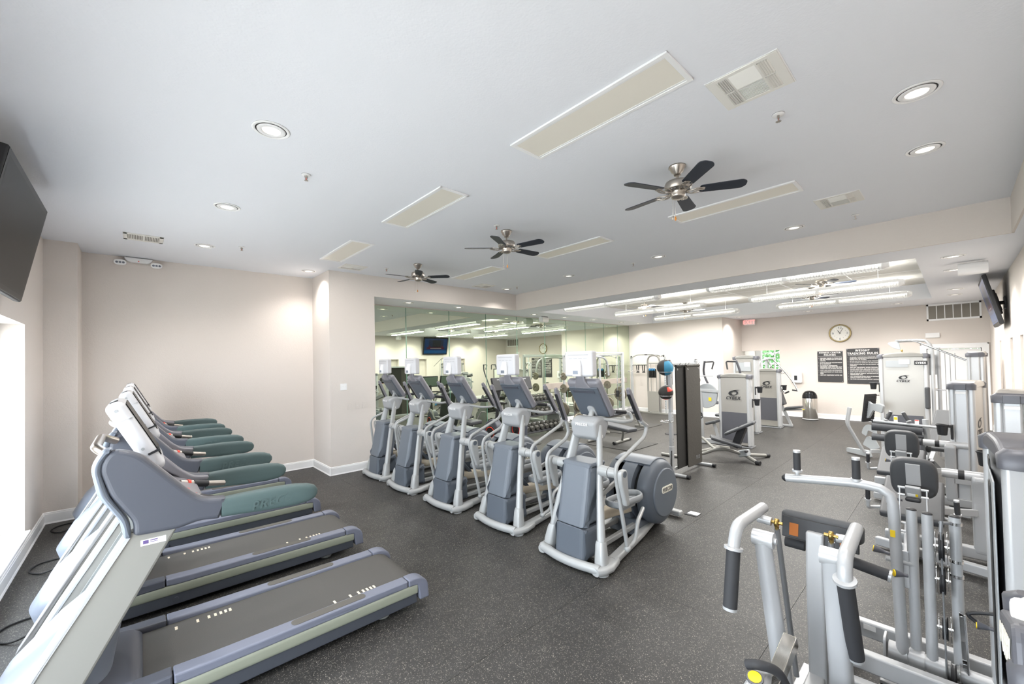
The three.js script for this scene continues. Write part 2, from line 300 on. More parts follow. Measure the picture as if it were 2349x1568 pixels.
  part(d, 'door_panel', [span(15.322, 15.332, 1.08, 1.85, -0.3, 0.35, 0.004), span(15.322, 15.332, 0.2, 0.95, -0.3, 0.35, 0.004)], M.white);
  part(d, 'door_handle', [rod([15.33, 0.98, 0.4], [15.27, 0.98, 0.4], 0.011), rod([15.27, 0.98, 0.4], [15.27, 0.98, 0.3], 0.01)], M.nickel);
  // lobby seen through the opening: glazed white screen towards the trees
  struct('wall_lobby', wallGeo([span(15.5, 19.2, -0.1, 2.9, 5.6, 5.8), span(15.5, 19.2, -0.1, 2.9, 2.2, 2.4), span(15.5, 19.2, 2.7, 2.9, 2.4, 5.6)]), M.wall);
  struct('floor_001', metreUV(span(15.6, 19.2, -0.16, 0, 2.4, 5.6)), M.tile);
  struct('trim_3', [span(15.3, 15.62, -0.16, 0.001, 3.84, 4.95)], M.rubber);
  const wl = struct('window_3', [span(18.9, 19.0, 0, 0.3, 2.4, 5.6), span(18.9, 19.0, 2.45, 2.7, 2.4, 5.6), span(18.9, 19.0, 0.3, 2.45, 2.4, 2.6), span(18.9, 19.0, 0.3, 2.45, 5.4, 5.6)], M.trim);
  for (let i = 0; i <= 6; i++) part(wl, 'glazing_bar', span(18.93, 18.98, 0.3, 2.45, 2.6 + i * 2.8 / 6 - 0.022, 2.6 + i * 2.8 / 6 + 0.022), M.trim);
  for (let j = 1; j < 5; j++) part(wl, 'glazing_bar', span(18.935, 18.975, 0.3 + j * 0.43 - 0.018, 0.3 + j * 0.43 + 0.018, 2.6, 5.4), M.trim);
  part(wl, 'pane', new THREE.PlaneGeometry(2.8, 2.15).rotateY(-Math.PI / 2).translate(18.955, 1.375, -4), M.glass);
  // outdoors
  struct('ground', [span(-40, 60, -0.5, -0.17, -40, 50)], mat('#cfccc4', 0.95));
}
{ // mirror of ten tall panes
  const mr = thing('mirror_wall', 'wall of tall frameless mirror panes behind the elliptical trainers', 'mirror', [3.28, 0, 8.27]);
  const xs = [3.3, 4.41, 5.55, 6.69, 7.8, 8.94, 9.93, 10.91, 11.95, 12.82, 13.585].map((e) => e - 3.28);
  for (let i = 0; i < xs.length - 1; i++) {
    const p = part(mr, 'mirror_pane', span(xs[i] + 0.002, xs[i + 1] - 0.002, 0.16, 3.16, -0.0075, -0.002), M.mirror);
    part(p, 'glass_edge', [span(xs[i] + 0.0022, xs[i] + 0.009, 0.16, 3.16, -0.0085, -0.0074), span(xs[i + 1] - 0.009, xs[i + 1] - 0.0022, 0.16, 3.16, -0.0085, -0.0074)], M.glassEdge);
  }
  part(mr, 'bottom_channel', span(0.02, xs[10], 0.146, 0.162, -0.012, -0.001), M.alu);
}
single('bumper_board', span(8.9, 13.3, 1.06, 1.24, 8.215, 8.2575, 0.006), M.bumper, 'long taupe bumper board fixed across the mirror behind the barbell cage', 'board');

// ---------- ceiling fittings ----------
{ // recessed lamps: ring, dark gap, tilted inner rim and lit lens
  const proto = (h) => {
    const t = thing('recessed_light', h === HI ? 'round white recessed lamp in the high ceiling' : 'round white recessed lamp in the dropped ceiling', 'light', [0, h, 0], 0, h === HI ? 'recessed lamps of the high ceiling' : 'recessed lamps of the dropped ceiling');
    part(t, 'ring', lathe([[0.098, 0], [0.118, 0], [0.118, -0.004], [0.112, -0.008], [0.098, -0.006], [0.098, 0]], 32), M.trim);
    part(t, 'gap', lathe([[0.0, -0.001], [0.098, -0.001], [0.098, -0.0012], [0, -0.0012]], 32), M.blackPlastic);
    part(t, 'rim', lathe([[0.056, -0.004], [0.06, -0.012], [0.086, -0.01], [0.092, -0.003], [0.06, -0.002], [0.056, -0.004]], 32), M.whiteGloss);
    part(t, 'lens', lathe([[0, -0.007], [0.058, -0.006], [0.058, -0.004], [0, -0.004]], 24), M.lampWarm);
    return t;
  };
  const hi = [[0.7, 3.22], [0.69, 5.07], [0.68, 6.88], [2.22, 7.64], [6.22, 6.89], [6.24, 5.09], [6.26, 3.23], [6.28, 1.37], [4.74, 0.12], [3.67, 0.12], [0.7, 1.37], [2.2, 0.12]];
  const lo = [[4.15, 7.66], [5.42, 7.66], [7.93, 7.7], [9.21, 7.7], [10.6, 7.68], [12.1, 7.63], [13.12, 7.6], [14.05, 4.6], [14.1, 2.8], [14.15, 0.95], [13.18, -0.03], [12.06, -0.05], [9.25, -0.03], [7.95, -0.02]];
  for (const [h, list] of [[HI, hi], [LO, lo]]) {
    const p0 = proto(h);
    list.forEach(([e, n], i) => {
      if (i) copy(p0, [e, h, n]); else p0.position.copy(V([e, h, n]));
      const l = new THREE.SpotLight(new THREE.Color(1, 0.955, 0.915), DOWN * (h === HI ? 0.85 : 1.25), 0, R(68), 0.9, 2); l.position.copy(V([e, h - 0.03, n])); l.target.position.copy(V([e, 0, n])); l.castShadow = true; l.shadow.radius = 3; scene.add(l, l.target);
    });
  }
}
{ // lensed fluorescent troffers, softly lit
  const w = 0.335, L = 1.26, t = thing('ceiling_troffer', 'long cream lensed fluorescent fitting flush in the high ceiling', 'light fixture', [0, HI, 0], 0, 'lensed fluorescent fittings of the high ceiling');
  part(t, 'frame', [span(-w / 2, w / 2, -0.014, 0, -L / 2, -L / 2 + 0.03, 0.003), span(-w / 2, w / 2, -0.014, 0, L / 2 - 0.03, L / 2, 0.003), span(-w / 2, -w / 2 + 0.026, -0.014, 0, -L / 2, L / 2, 0.003), span(w / 2 - 0.026, w / 2, -0.014, 0, -L / 2, L / 2, 0.003)], M.trim);
  part(t, 'inner_rim', [span(-w / 2 + 0.026, -w / 2 + 0.04, -0.01, 0, -L / 2 + 0.03, L / 2 - 0.03), span(w / 2 - 0.04, w / 2 - 0.026, -0.01, 0, -L / 2 + 0.03, L / 2 - 0.03)], M.white);
  part(t, 'lens', [span(-w / 2 + 0.036, w / 2 - 0.036, -0.007, -0.001, -L / 2 + 0.03, L / 2 - 0.03)], M.lensGlow);
  [0, 1, 2, 3, 4, 5].forEach((i) => {
        const lb = 'cream lensed fluorescent fitting, ' + ['third', 'second', 'first'][i % 3] + ' from the mirror soffit, on the ' + (i < 3 ? 'treadmill' : 'beam') + ' side of the fans';
    if (i === 0) { t.position.copy(V([2.28, HI, 1.64])); t.userData.label = lb; } else copy(t, [[2.28, HI, 1.64], [2.27, HI, 3.86], [2.26, HI, 6.02], [4.76, HI, 1.61], [4.75, HI, 3.81], [4.68, HI, 6.0]][i], undefined, lb);
    const q = [[2.28, 1.64], [2.27, 3.86], [2.26, 6.02], [4.76, 1.61], [4.75, 3.81], [4.68, 6.0]][i], l = new THREE.RectAreaLight(new THREE.Color(1, 0.97, 0.93), TROF, w - 0.08, L - 0.08); l.position.copy(V([q[0], HI - 0.02, q[1]])); l.lookAt(new THREE.Vector3(q[0], 0, -q[1])); scene.add(l);
  });
}
{ // square supply grilles
  const t = thing('supply_grille', 'square white four-way supply grille in the high ceiling', 'vent', [0, HI, 0], 0, 'supply grilles of the high ceiling'), s = 0.66;
  const f = 0.335;
  part(t, 'frame', [span(-f, f, -0.016, -0.004, -f, -f + 0.09, 0.004), span(-f, f, -0.016, -0.004, f - 0.09, f, 0.004), span(-f, -f + 0.05, -0.016, -0.004, -f, f, 0.004), span(f - 0.05, f, -0.016, -0.004, -f, f, 0.004), span(-0.009, 0.009, -0.016, -0.004, -f, f), span(-f, f, -0.016, -0.004, -0.145, -0.125), span(-f, f, -0.016, -0.004, 0.125, 0.145)], M.louvre);
  part(t, 'flange', span(-f - 0.012, f + 0.012, -0.006, 0, -f - 0.012, f + 0.012, 0.002), M.trim);
  for (const s of [-1, 1]) {
    for (let k = 0; k < 11; k++) part(t, 'slat', turn(span(-0.011, 0.011, -0.0012, 0.0012, -0.125, 0.125), 0, 0, s * R(38)).translate(s * (0.024 + k * 0.025), -0.014, 0), M.louvre);
    for (const e of [-1, 1]) for (let k = 0; k < 5; k++) part(t, 'slat', turn(span(-0.13, 0.13, -0.0012, 0.0012, -0.012, 0.012), s * R(38), 0, 0).translate(e * 0.147, -0.014, -s * (0.157 + k * 0.021)), M.louvre);
  }
  t.position.copy(V([2.75, HI, 0.8])); t.scale.set(0.6, 1, 0.6); t.scale.setScalar(0.56);
  for (const [e, n] of [[5.56, 0.8], [2.71, 6.9], [5.56, 6.9]]) copy(t, [e, HI, n]);
  const g = thing('wall_register', 'rectangular white grille with two banks of slots in the ceiling by the west pillar', 'vent', [0.065, HI, 6.93]);
  part(g, 'frame', [span(-0.19, 0.19, -0.01, 0, -0.17, -0.12, 0.003), span(-0.19, 0.19, -0.01, 0, 0.12, 0.17, 0.003), span(-0.19, -0.15, -0.01, 0, -0.17, 0.17, 0.003), span(0.15, 0.19, -0.01, 0, -0.17, 0.17, 0.003), span(-0.012, 0.012, -0.01, 0, -0.12, 0.12)], M.louvre);
  part(g, 'throat', span(-0.155, 0.155, -0.002, -0.001, -0.125, 0.125), M.duct);
  for (let k = 0; k < 20; k++) { const e = -0.143 + k * 0.0151; if (Math.abs(e) > 0.014) part(g, 'slat', turn(span(-0.004, 0.004, -0.001, 0.001, -0.12, 0.12), 0, 0, 0.5).translate(e, -0.006, 0), M.louvre); }
}
{ // sprinkler heads
  const t = thing('sprinkler_head', 'small sprinkler head with white escutcheon in the high ceiling', 'sprinkler', [1.09, HI, 3.79], 0, 'sprinkler heads of the high ceiling');
  part(t, 'escutcheon', lathe([[0, -0.001], [0.038, 0], [0.036, -0.006], [0.014, -0.009], [0, -0.009]], 20), M.trim);
  part(t, 'body', [rod([0, -0.005, 0], [0, -0.03, 0], 0.008), rod([0.014, -0.012, 0], [0.004, -0.048, 0], 0.0028), rod([-0.014, -0.012, 0], [-0.004, -0.048, 0], 0.0028)], M.nickel);
  part(t, 'bulb', rod([0, -0.028, 0], [0, -0.048, 0], 0.003), M.red);
  part(t, 'deflector', [0, 1, 2, 3, 4, 5, 6, 7].map((k) => turn(span(0.003, 0.017, -0.052, -0.0505, -0.003, 0.003), 0, k * Math.PI / 4, 0)).concat([rod([0, -0.053, 0], [0, -0.049, 0], 0.008)]), M.nickel);
  for (const [e, n] of [[3.23, 3.74], [3.19, 6.64], [6.21, 6.54], [3.26, 0.78], [6.31, 0.76], [6.33, 3.73], [1.07, 6.65]]) copy(t, [e, HI, n]);
}
{ // ceiling fans
  const make = (rodL) => {
    const t = new THREE.Group();
    part(t, 'canopy', lathe([[0, 0], [0.07, 0], [0.072, -0.012], [0.06, -0.022], [0.05, -0.05], [0.03, -0.068], [0.028, -0.082], [0, -0.082]], 28), M.nickel);
    part(t, 'downrod', lathe([[0, -0.08], [0.012, -0.08], [0.012, -0.15 - rodL], [0, -0.15 - rodL]], 16), M.nickel);
    const m0 = -0.13 - rodL;
    part(t, 'motor', lathe([[0.02, m0], [0.06, m0 - 0.004], [0.1, m0 - 0.012], [0.108, m0 - 0.03], [0.108, m0 - 0.072], [0.1, m0 - 0.082], [0.072, m0 - 0.094], [0.06, m0 - 0.1], [0.06, m0 - 0.128], [0.052, m0 - 0.146], [0.03, m0 - 0.156], [0, m0 - 0.158]], 36), M.nickel);
    part(t, 'vent_ring', [...Array(20)].map((_, k) => turn(span(0.076, 0.1, m0 - 0.094, m0 - 0.086, -0.003, 0.003), 0, k * Math.PI / 10, 0)), M.steelDark);
    const zb = m0 - 0.09;
    for (let k = 0; k < 5; k++) {
      const a = k * 2 * Math.PI / 5;
      const iron = part(t, 'blade_iron', [curve([[0.06, zb - 0.005, 0], [0.1, zb - 0.015, 0.03], [0.15, zb - 0.01, 0.045], [0.2, zb - 0.004, 0.03]], 0.006, 14, 8), curve([[0.06, zb - 0.005, 0], [0.1, zb - 0.015, -0.03], [0.15, zb - 0.01, -0.045], [0.2, zb - 0.004, -0.03]], 0.006, 14, 8), curve([[0.07, zb - 0.01, 0], [0.11, zb - 0.024, 0.012], [0.14, zb - 0.014, -0.012], [0.2, zb - 0.006, 0]], 0.006, 14, 8), turn(slab([[0.16, -0.042], [0.215, -0.036], [0.215, 0.036], [0.16, 0.042], [0.175, 0]], 0.005, 0, 0.001, 0.012).rotateX(Math.PI / 2).translate(0, zb - 0.004, 0), R(0))], M.nickel);
      iron.rotation.y = a;
      const bl = part(t, 'blade', slab([[0.175, -0.05], [0.5, -0.062, 0.03], [0.535, -0.03], [0.535, 0.03], [0.5, 0.062, 0.03], [0.175, 0.05]], 0.007, 0, 0.002, 0.02).rotateX(Math.PI / 2 - R(11)).translate(0, zb, 0), M.blade, 'dark charcoal blade');
      bl.rotation.y = a;
    }
    for (const [x, n, l, m] of [[0.04, -0.02, 0.16, M.orange], [0.03, 0.035, 0.17, M.nickel]]) { const c = part(t, 'pull_chain', rod([x, m0 - 0.13, n], [x, m0 - 0.13 - l, n], 0.0014, 0.0014, 6), M.nickel); part(c, 'pull', lathe([[0, 0], [0.004, -0.002], [0.009, -0.022], [0.007, -0.036], [0, -0.04]], 12).translate(x, m0 - 0.13 - l, -n), m); }
    return t;
  };
  const f0 = make(0), put = (e, h, n, az, label, group) => { const o = f0.clone(); o.name = numbered('ceiling_fan'); o.userData = { label, category: 'fan', group }; o.position.copy(V([e, h, n])); o.rotation.y = R(90 - az); scene.add(o); };
  put(3.46, HI, 1.59, FANAZ[0], 'brushed nickel ceiling fan with five dark blades, third from the mirror soffit', 'ceiling fans of the high ceiling');
  put(3.47, HI, 3.83, FANAZ[1], 'brushed nickel ceiling fan with five dark blades, second from the mirror soffit', 'ceiling fans of the high ceiling');
  put(3.47, HI, 6.06, FANAZ[2], 'brushed nickel ceiling fan with five dark blades, first from the mirror soffit', 'ceiling fans of the high ceiling');
  for (const [e, n, a] of [[10.0, 1.75, 20], [12.0, 2.3, 45], [10.2, 5.7, 70], [11.9, 5.34, 5]]) put(e, TRAY - 0.005, n, a, 'dark-bladed ceiling fan hung between the strip lights of the raised ceiling tray', 'ceiling fans of the raised tray');
}
{ // suspended strip lights with white louvres
  const L = 2.36, t = thing('strip_light', 'long lit white louvred strip light hung in the raised ceiling tray', 'light', [0, 3.18, 0], 0, 'louvred strip lights of the raised tray');
  part(t, 'housing', [span(-0.09, 0.09, 0.1, 0.125, -L / 2, L / 2, 0.008), span(-0.112, -0.107, 0.065, 0.118, -L / 2, L / 2), span(0.107, 0.112, 0.065, 0.118, -L / 2, L / 2)], M.trim);
  for (const s of [-1, 1]) { part(t, 'end_cap', loft([{ at: [0, 0.06, s * (L / 2 - 0.002)], w: 0.23, h: 0.13, side: [1, 0, 0] }, { at: [0, 0.06, s * (L / 2 + 0.03)], w: 0.22, h: 0.12, side: [1, 0, 0] }, { at: [0, 0.06, s * (L / 2 + 0.07)], w: 0.15, h: 0.08, side: [1, 0, 0] }], 2.6), M.whiteGloss); }
  part(t, 'louvre', [...Array(62)].filter((_, k) => k !== 30).map((_, k) => span(-0.112, 0.112, 0.0, 0.065, -L / 2 + 0.03 + k * 0.0377, -L / 2 + 0.035 + k * 0.0377)).concat([span(-0.113, 0.113, 0, 0.1, -0.03, 0.03), span(-0.002, 0.002, 0.0, 0.06, -L / 2, L / 2), span(-0.112, -0.106, 0, 0.012, -L / 2, L / 2), span(0.106, 0.112, 0, 0.012, -L / 2, L / 2)]), M.whiteGloss);
  part(t, 'tubes', [rod([-0.05, 0.08, -L / 2 + 0.03], [-0.05, 0.08, L / 2 - 0.03], 0.013, 0.013, 10), rod([0.05, 0.08, -L / 2 + 0.03], [0.05, 0.08, L / 2 - 0.03], 0.013, 0.013, 10), span(-0.1, 0.1, 0.066, 0.068, -L / 2 + 0.02, L / 2 - 0.02)], M.tubeGlow, 'glowing white tubes');
  part(t, 'top_glow', span(-0.07, 0.07, 0.1255, 0.128, -L / 2 + 0.06, L / 2 - 0.06), M.tubeGlow);
  for (const n of [-0.9, 0.9]) part(t, 'hanger', rod([0, 0.125, n], [0, TRAY - 3.12, n], 0.002, 0.002, 6), M.white);
  [[7.86, 1.85], [10.05, 1.82], [12.15, 1.83], [7.86, 5.3], [10.05, 5.28], [12.15, 5.22]].forEach(([e, n], i) => {
    const lb = 'louvred strip light at the ' + (i < 3 ? 'television' : 'mirror') + ' end of the tray, ' + ['nearest the beam', 'in the middle', 'nearest the clock wall'][i % 3];
    if (i) copy(t, [e, 3.12, n], undefined, lb); else { t.position.copy(V([e, 3.12, n])); t.userData.label = lb; }
    for (const [dy, dir, k, w] of [[-0.012, -1, 1, 0.2], [0.135, 1, 0.2, 0.14]]) { const l = new THREE.RectAreaLight(new THREE.Color(1, 0.985, 0.95), TUBE * k, w, L - 0.1); l.position.copy(V([e, 3.12 + dy, n])); l.lookAt(new THREE.Vector3(e, 3.12 + dy + dir, -n)); scene.add(l); }
  });
}
// ---------- treadmills ----------
const shift = (g, dx, dn = 0) => g.traverse((o) => o.isMesh && o.geometry.translate(-dx, 0, dn));
{
  const t = thing('treadmill', 'grey-blue treadmill with white television and teal handrails in the row by the window', 'treadmill', [0.6, 0, 3.25], 0, 'treadmills in a row by the window');
  for (const s of [-1, 1]) {
    const up = part(t, 'upright', slab([[-0.03, 1.07], [0.17, 1.07], [-0.06, 0.64], [-0.37, 0.06], [-0.6, 0.06], [-0.33, 0.55]], 0.085, s * 0.345, 0.012, 0.01), M.silver, 'brushed silver slanting upright');
    part(up, 'edge_strip', slab([[-0.05, 1.06], [-0.02, 1.06], [-0.325, 0.53], [-0.57, 0.065], [-0.61, 0.065], [-0.345, 0.55]], 0.1, s * 0.345, 0.008, 0.006), M.alu);
    part(up, 'inner_face', slab([[0.01, 1.05], [0.14, 1.05], [-0.09, 0.62], [-0.34, 0.12], [-0.48, 0.12], [-0.27, 0.55]], 0.004, s * 0.3005, 0.0015, 0.01), M.silverDark);
    const hd = part(t, 'hood', slab([[-0.1, 1.51, 0.05], [0.0, 1.475, 0.05], [0.13, 1.32], [0.2, 1.235], [0.26, 1.175, 0.05], [0.375, 1.158, 0.01], [0.34, 1.045, 0.01], [0.25, 1.06, 0.05], [0.17, 1.04], [-0.02, 1.05], [-0.015, 1.12, 0.06], [-0.1, 1.27], [-0.145, 1.42, 0.05]], 0.085, s * 0.365, 0.022, 0.03, 4), M.hood);
    part(hd, 'nose_strip', slab([[-0.09, 1.512, 0.03], [-0.125, 1.508, 0.04], [-0.172, 1.435, 0.06], [-0.145, 1.28], [-0.07, 1.15], [-0.052, 1.05, 0.01], [-0.025, 1.045, 0.01], [-0.03, 1.13, 0.07], [-0.105, 1.275], [-0.14, 1.42, 0.05]], 0.092, s * 0.365, 0.02, 0.03, 4), M.nose, 'shiny pale front edge');
    part(hd, 'inner_trim', slab([[-0.06, 1.49], [0.02, 1.455], [0.15, 1.3], [0.22, 1.215], [0.28, 1.165], [0.37, 1.15], [0.36, 1.12], [0.25, 1.13], [0.12, 1.24], [-0.02, 1.4]], 0.05, s * 0.325, 0.012, 0.03, 3), M.hoodTrim, 'pale inner moulding');
    const ra = part(t, 'handrail', loft([{ at: [0.352, 1.102, s * 0.372], w: 0.075, h: 0.108 }, { at: [0.45, 1.1, s * 0.374], w: 0.078, h: 0.118 }, { at: [0.6, 1.094, s * 0.378], w: 0.08, h: 0.132 }, { at: [0.74, 1.088, s * 0.382], w: 0.08, h: 0.13 }, { at: [0.81, 1.085, s * 0.384], w: 0.074, h: 0.112 }, { at: [0.85, 1.083, s * 0.386], w: 0.055, h: 0.08 }, { at: [0.868, 1.082, s * 0.387], w: 0.02, h: 0.03 }], 3.6, 28), M.rail, 'teal rubber handrail');
    part(ra, 'raised_lettering', facing(text('PRECOR', 0.05, 0.004).applyMatrix4(new THREE.Matrix4().makeShear(0, 0, 0.2, 0, 0, 0)), [0.63, 1.085, s * (0.372 + 0.045)], s < 0 ? 180 : 0, 0, s < 0 ? 0.03 : -0.03), M.rail);
    // running deck sides
    part(t, 'side_frame', span(-0.42, 1.6, 0.045, 0.135, s * 0.345 - 0.02, s * 0.345 + 0.02, 0.01), M.under);
    part(t, 'side_strip', loft([{ at: [-0.1, 0.17, s * 0.362], w: 0.03, h: 0.075 }, { at: [1.55, 0.155, s * 0.362], w: 0.03, h: 0.075 }, { at: [1.6, 0.153, s * 0.362], w: 0.026, h: 0.07 }], 3), M.strip, 'pale olive side strip');
    const fr = part(t, 'foot_rail', slab([[0.14, 0.21], [0.14, 0.262], [0.3, 0.255], [1.52, 0.24], [1.52, 0.19], [0.2, 0.2]], 0.1, s * 0.325, 0.012, 0.008, 3), M.deckRail);
    part(fr, 'grit_pad', slab(outline([[0.72, -0.034], [1.2, -0.034], [1.2, 0.034], [0.72, 0.034]], 0.034), 0.003, 0, 0.001).rotateX(Math.PI / 2).rotateZ(-0.0123).translate(0.003, 0.2599, -s * 0.325), M.grit);
    part(t, 'end_cap', [slab([[1.525, 0.243], [1.62, 0.242, 0.05], [1.69, 0.19, 0.04], [1.7, 0.06], [1.62, 0.06], [1.6, 0.185], [1.525, 0.19]], 0.105, s * 0.327, 0.012, 0.012, 3)], M.deckRail);
    part(t, 'corner_block', slab([[-0.1, 0.27], [0.135, 0.264], [0.135, 0.205], [-0.05, 0.2]], 0.1, s * 0.325, 0.01, 0.01), M.hood);
    part(t, 'rear_foot', lathe([[0, 0], [0.045, 0], [0.05, 0.01], [0.04, 0.09], [0, 0.09]], 16).translate(1.36, 0, -s * 0.27), M.silverDark);
    part(t, 'pivot_bolt', rod([0.2, 0.09, s * 0.364], [0.2, 0.09, s * 0.374], 0.018, 0.016, 16), M.under);
  }
  part(t, 'belt', [slab([[0.0, 0.232, 0.01], [1.58, 0.222, 0.06], [1.668, 0.17, 0.05], [1.6, 0.09, 0.05], [0.1, 0.08, 0.01]], 0.545, 0, 0.004, 0.05)], M.belt, 'grey running belt');
  part(t, 'front_cover', [slab([[-0.42, 0.12], [-0.3, 0.31, 0.08], [-0.02, 0.272, 0.03], [0.02, 0.245], [0.02, 0.1]], 0.62, 0, 0.02, 0.03, 3)], M.hood);
  part(t, 'under_frame', [span(-0.4, 1.5, 0.05, 0.1, -0.3, 0.3), rod([1.6, 0.13, -0.28], [1.6, 0.13, 0.28], 0.035)], M.under);
  const mk = [];
  for (const [e0, n0] of [[0.18, 0.19], [1.025, -0.23]]) for (const d of [0, 0.11, 0.17, 0.205, 0.235, 0.262, 0.288]) mk.push(span(e0 + d - 0.007, e0 + d + 0.007, 0, 0.0012, n0 - 0.02, n0 + 0.02).rotateZ(-0.0063).translate(0, 0.2325, 0));
  part(t, 'belt_marks', mk, M.mark, 'cream dashes printed on the belt');
  // motor cowl between the uprights
  part(t, 'motor_cowl', loft([{ at: [-0.3, 0.05, 0], w: 0.58, h: 0.5, dir: [0, 1, 0], side: [0, 0, 1] }, { at: [-0.34, 0.16, 0], w: 0.59, h: 0.52, dir: [0.2, 1, 0], side: [0, 0, 1] }, { at: [-0.3, 0.32, 0], w: 0.57, h: 0.42, dir: [0.5, 1, 0], side: [0, 0, 1] }, { at: [-0.2, 0.52, 0], w: 0.52, h: 0.28, dir: [0.5, 1, 0], side: [0, 0, 1] }, { at: [-0.1, 0.68, 0], w: 0.42, h: 0.14, dir: [0.5, 1, 0], side: [0, 0, 1] }, { at: [-0.05, 0.74, 0], w: 0.2, h: 0.04, dir: [0.5, 1, 0], side: [0, 0, 1] }], 2.6, 36), M.cowl, 'glossy pale blue motor cowl');
  // console tray, control pod, television
  part(t, 'console_tray', slab([[-0.1, 1.34, 0.04], [0.02, 1.31], [0.14, 1.2], [0.3, 1.13, 0.03], [0.28, 1.08, 0.02], [0.05, 1.13], [-0.1, 1.25]], 0.66, 0, 0.015, 0.02, 3), M.hoodTrim);
  part(t, 'stop_button', turn(box(0.055, 0.02, 0.075, 0.205, 1.185, -0.14, 0.007), 0, 0, R(-32), [0.205, 1.185, -0.14]), M.red, 'red stop button');
  part(t, 'button_pod', turn(box(0.12, 0.045, 0.16, 0.22, 1.16, -0.14, 0.02), 0, 0, R(-32), [0.22, 1.16, -0.14]), M.hoodTrim);
  for (const s of [-1, 1]) { const g = part(t, 'grip_bar', [rod([0.2, 1.16, s * 0.17], [0.34, 1.115, s * 0.235], 0.02), rod([0.34, 1.115, s * 0.235], [0.45, 1.085, s * 0.29], 0.018)], M.nickel); part(g, 'sensor', rod([0.27, 1.138, s * 0.2], [0.35, 1.112, s * 0.24], 0.0215), M.blackPlastic); part(g, 'red_ring', rod([0.235, 1.149, s * 0.186], [0.25, 1.144, s * 0.193], 0.0235), M.red); }
  const tv = part(t, 'television', turn(box(0.085, 0.43, 0.46, -0.005, 1.53, 0, 0.035, 4), 0, 0, R(26), [-0.005, 1.53, 0]), M.whitePlastic, 'white console television');
  part(tv, 'screen', turn(box(0.004, 0.33, 0.4, 0.04, 1.55, 0, 0.001), 0, 0, R(26), [-0.005, 1.53, 0]), M.screen);
  part(tv, 'strap', turn([box(0.05, 0.012, 0.005, 0.02, 1.42, -0.232), box(0.006, 0.014, 0.09, 0.045, 1.42, -0.19)].reduce((a, b) => join([a, b])), 0, 0, R(26), [-0.005, 1.53, 0]), M.blackPlastic);
  part(tv, 'seam', turn(box(0.087, 0.0015, 0.462, -0.005, 1.64, 0), 0, 0, R(26), [-0.005, 1.53, 0]), M.ellGrey);
  part(tv, 'jack_slot', turn(box(0.035, 0.004, 0.09, 0.0, 1.745, -0.12), 0, 0, R(26), [-0.005, 1.53, 0]), M.blackPlastic);
  for (const y of [1.7, 1.46]) part(tv, 'screw_cap', turn(rod([-0.01, y, -0.233], [-0.01, y, -0.2285], 0.008), 0, 0, R(26), [-0.005, 1.53, 0]), M.ellGrey);
  part(t, 'cross_handle', [pipe([[-0.1, 1.46, -0.3], [-0.16, 1.5, -0.24], [-0.16, 1.5, 0.24], [-0.1, 1.46, 0.3]], 0.022, 0.05)], M.nickel);
  part(t, 'maker_sticker', [box(0.1, 0.03, 0.001, 0.06, 1.005, -0.388)], M.white);
  part(t, 'sticker_print', [box(0.022, 0.018, 0.001, 0.03, 1.007, -0.3888), box(0.03, 0.005, 0.001, 0.062, 1.012, -0.3888), box(0.03, 0.003, 0.001, 0.062, 1.003, -0.3888)], mat('#5b4a7c', 0.6));
  part(t, 'power_cord', curve([[-0.55, 0.06, -0.1], [-0.68, 0.012, -0.05], [-0.78, 0.008, 0.1], [-0.74, 0.008, 0.26], [-0.62, 0.008, 0.3], [-0.5, 0.02, 0.2]], 0.0065, 40, 8), M.rubber);
  shift(t, 0.6);
  t.position.copy(V([0.6, 0, 3.25]));
  t.userData.label = 'grey-blue treadmill with teal handrails, fourth from the beige end wall';
  [4.57, 5.89, 7.21].forEach((n, i) => copy(t, [0.62, 0, n], undefined, 'grey-blue treadmill with teal handrails, ' + ['third', 'second', 'first'][i] + ' from the beige end wall'));
}

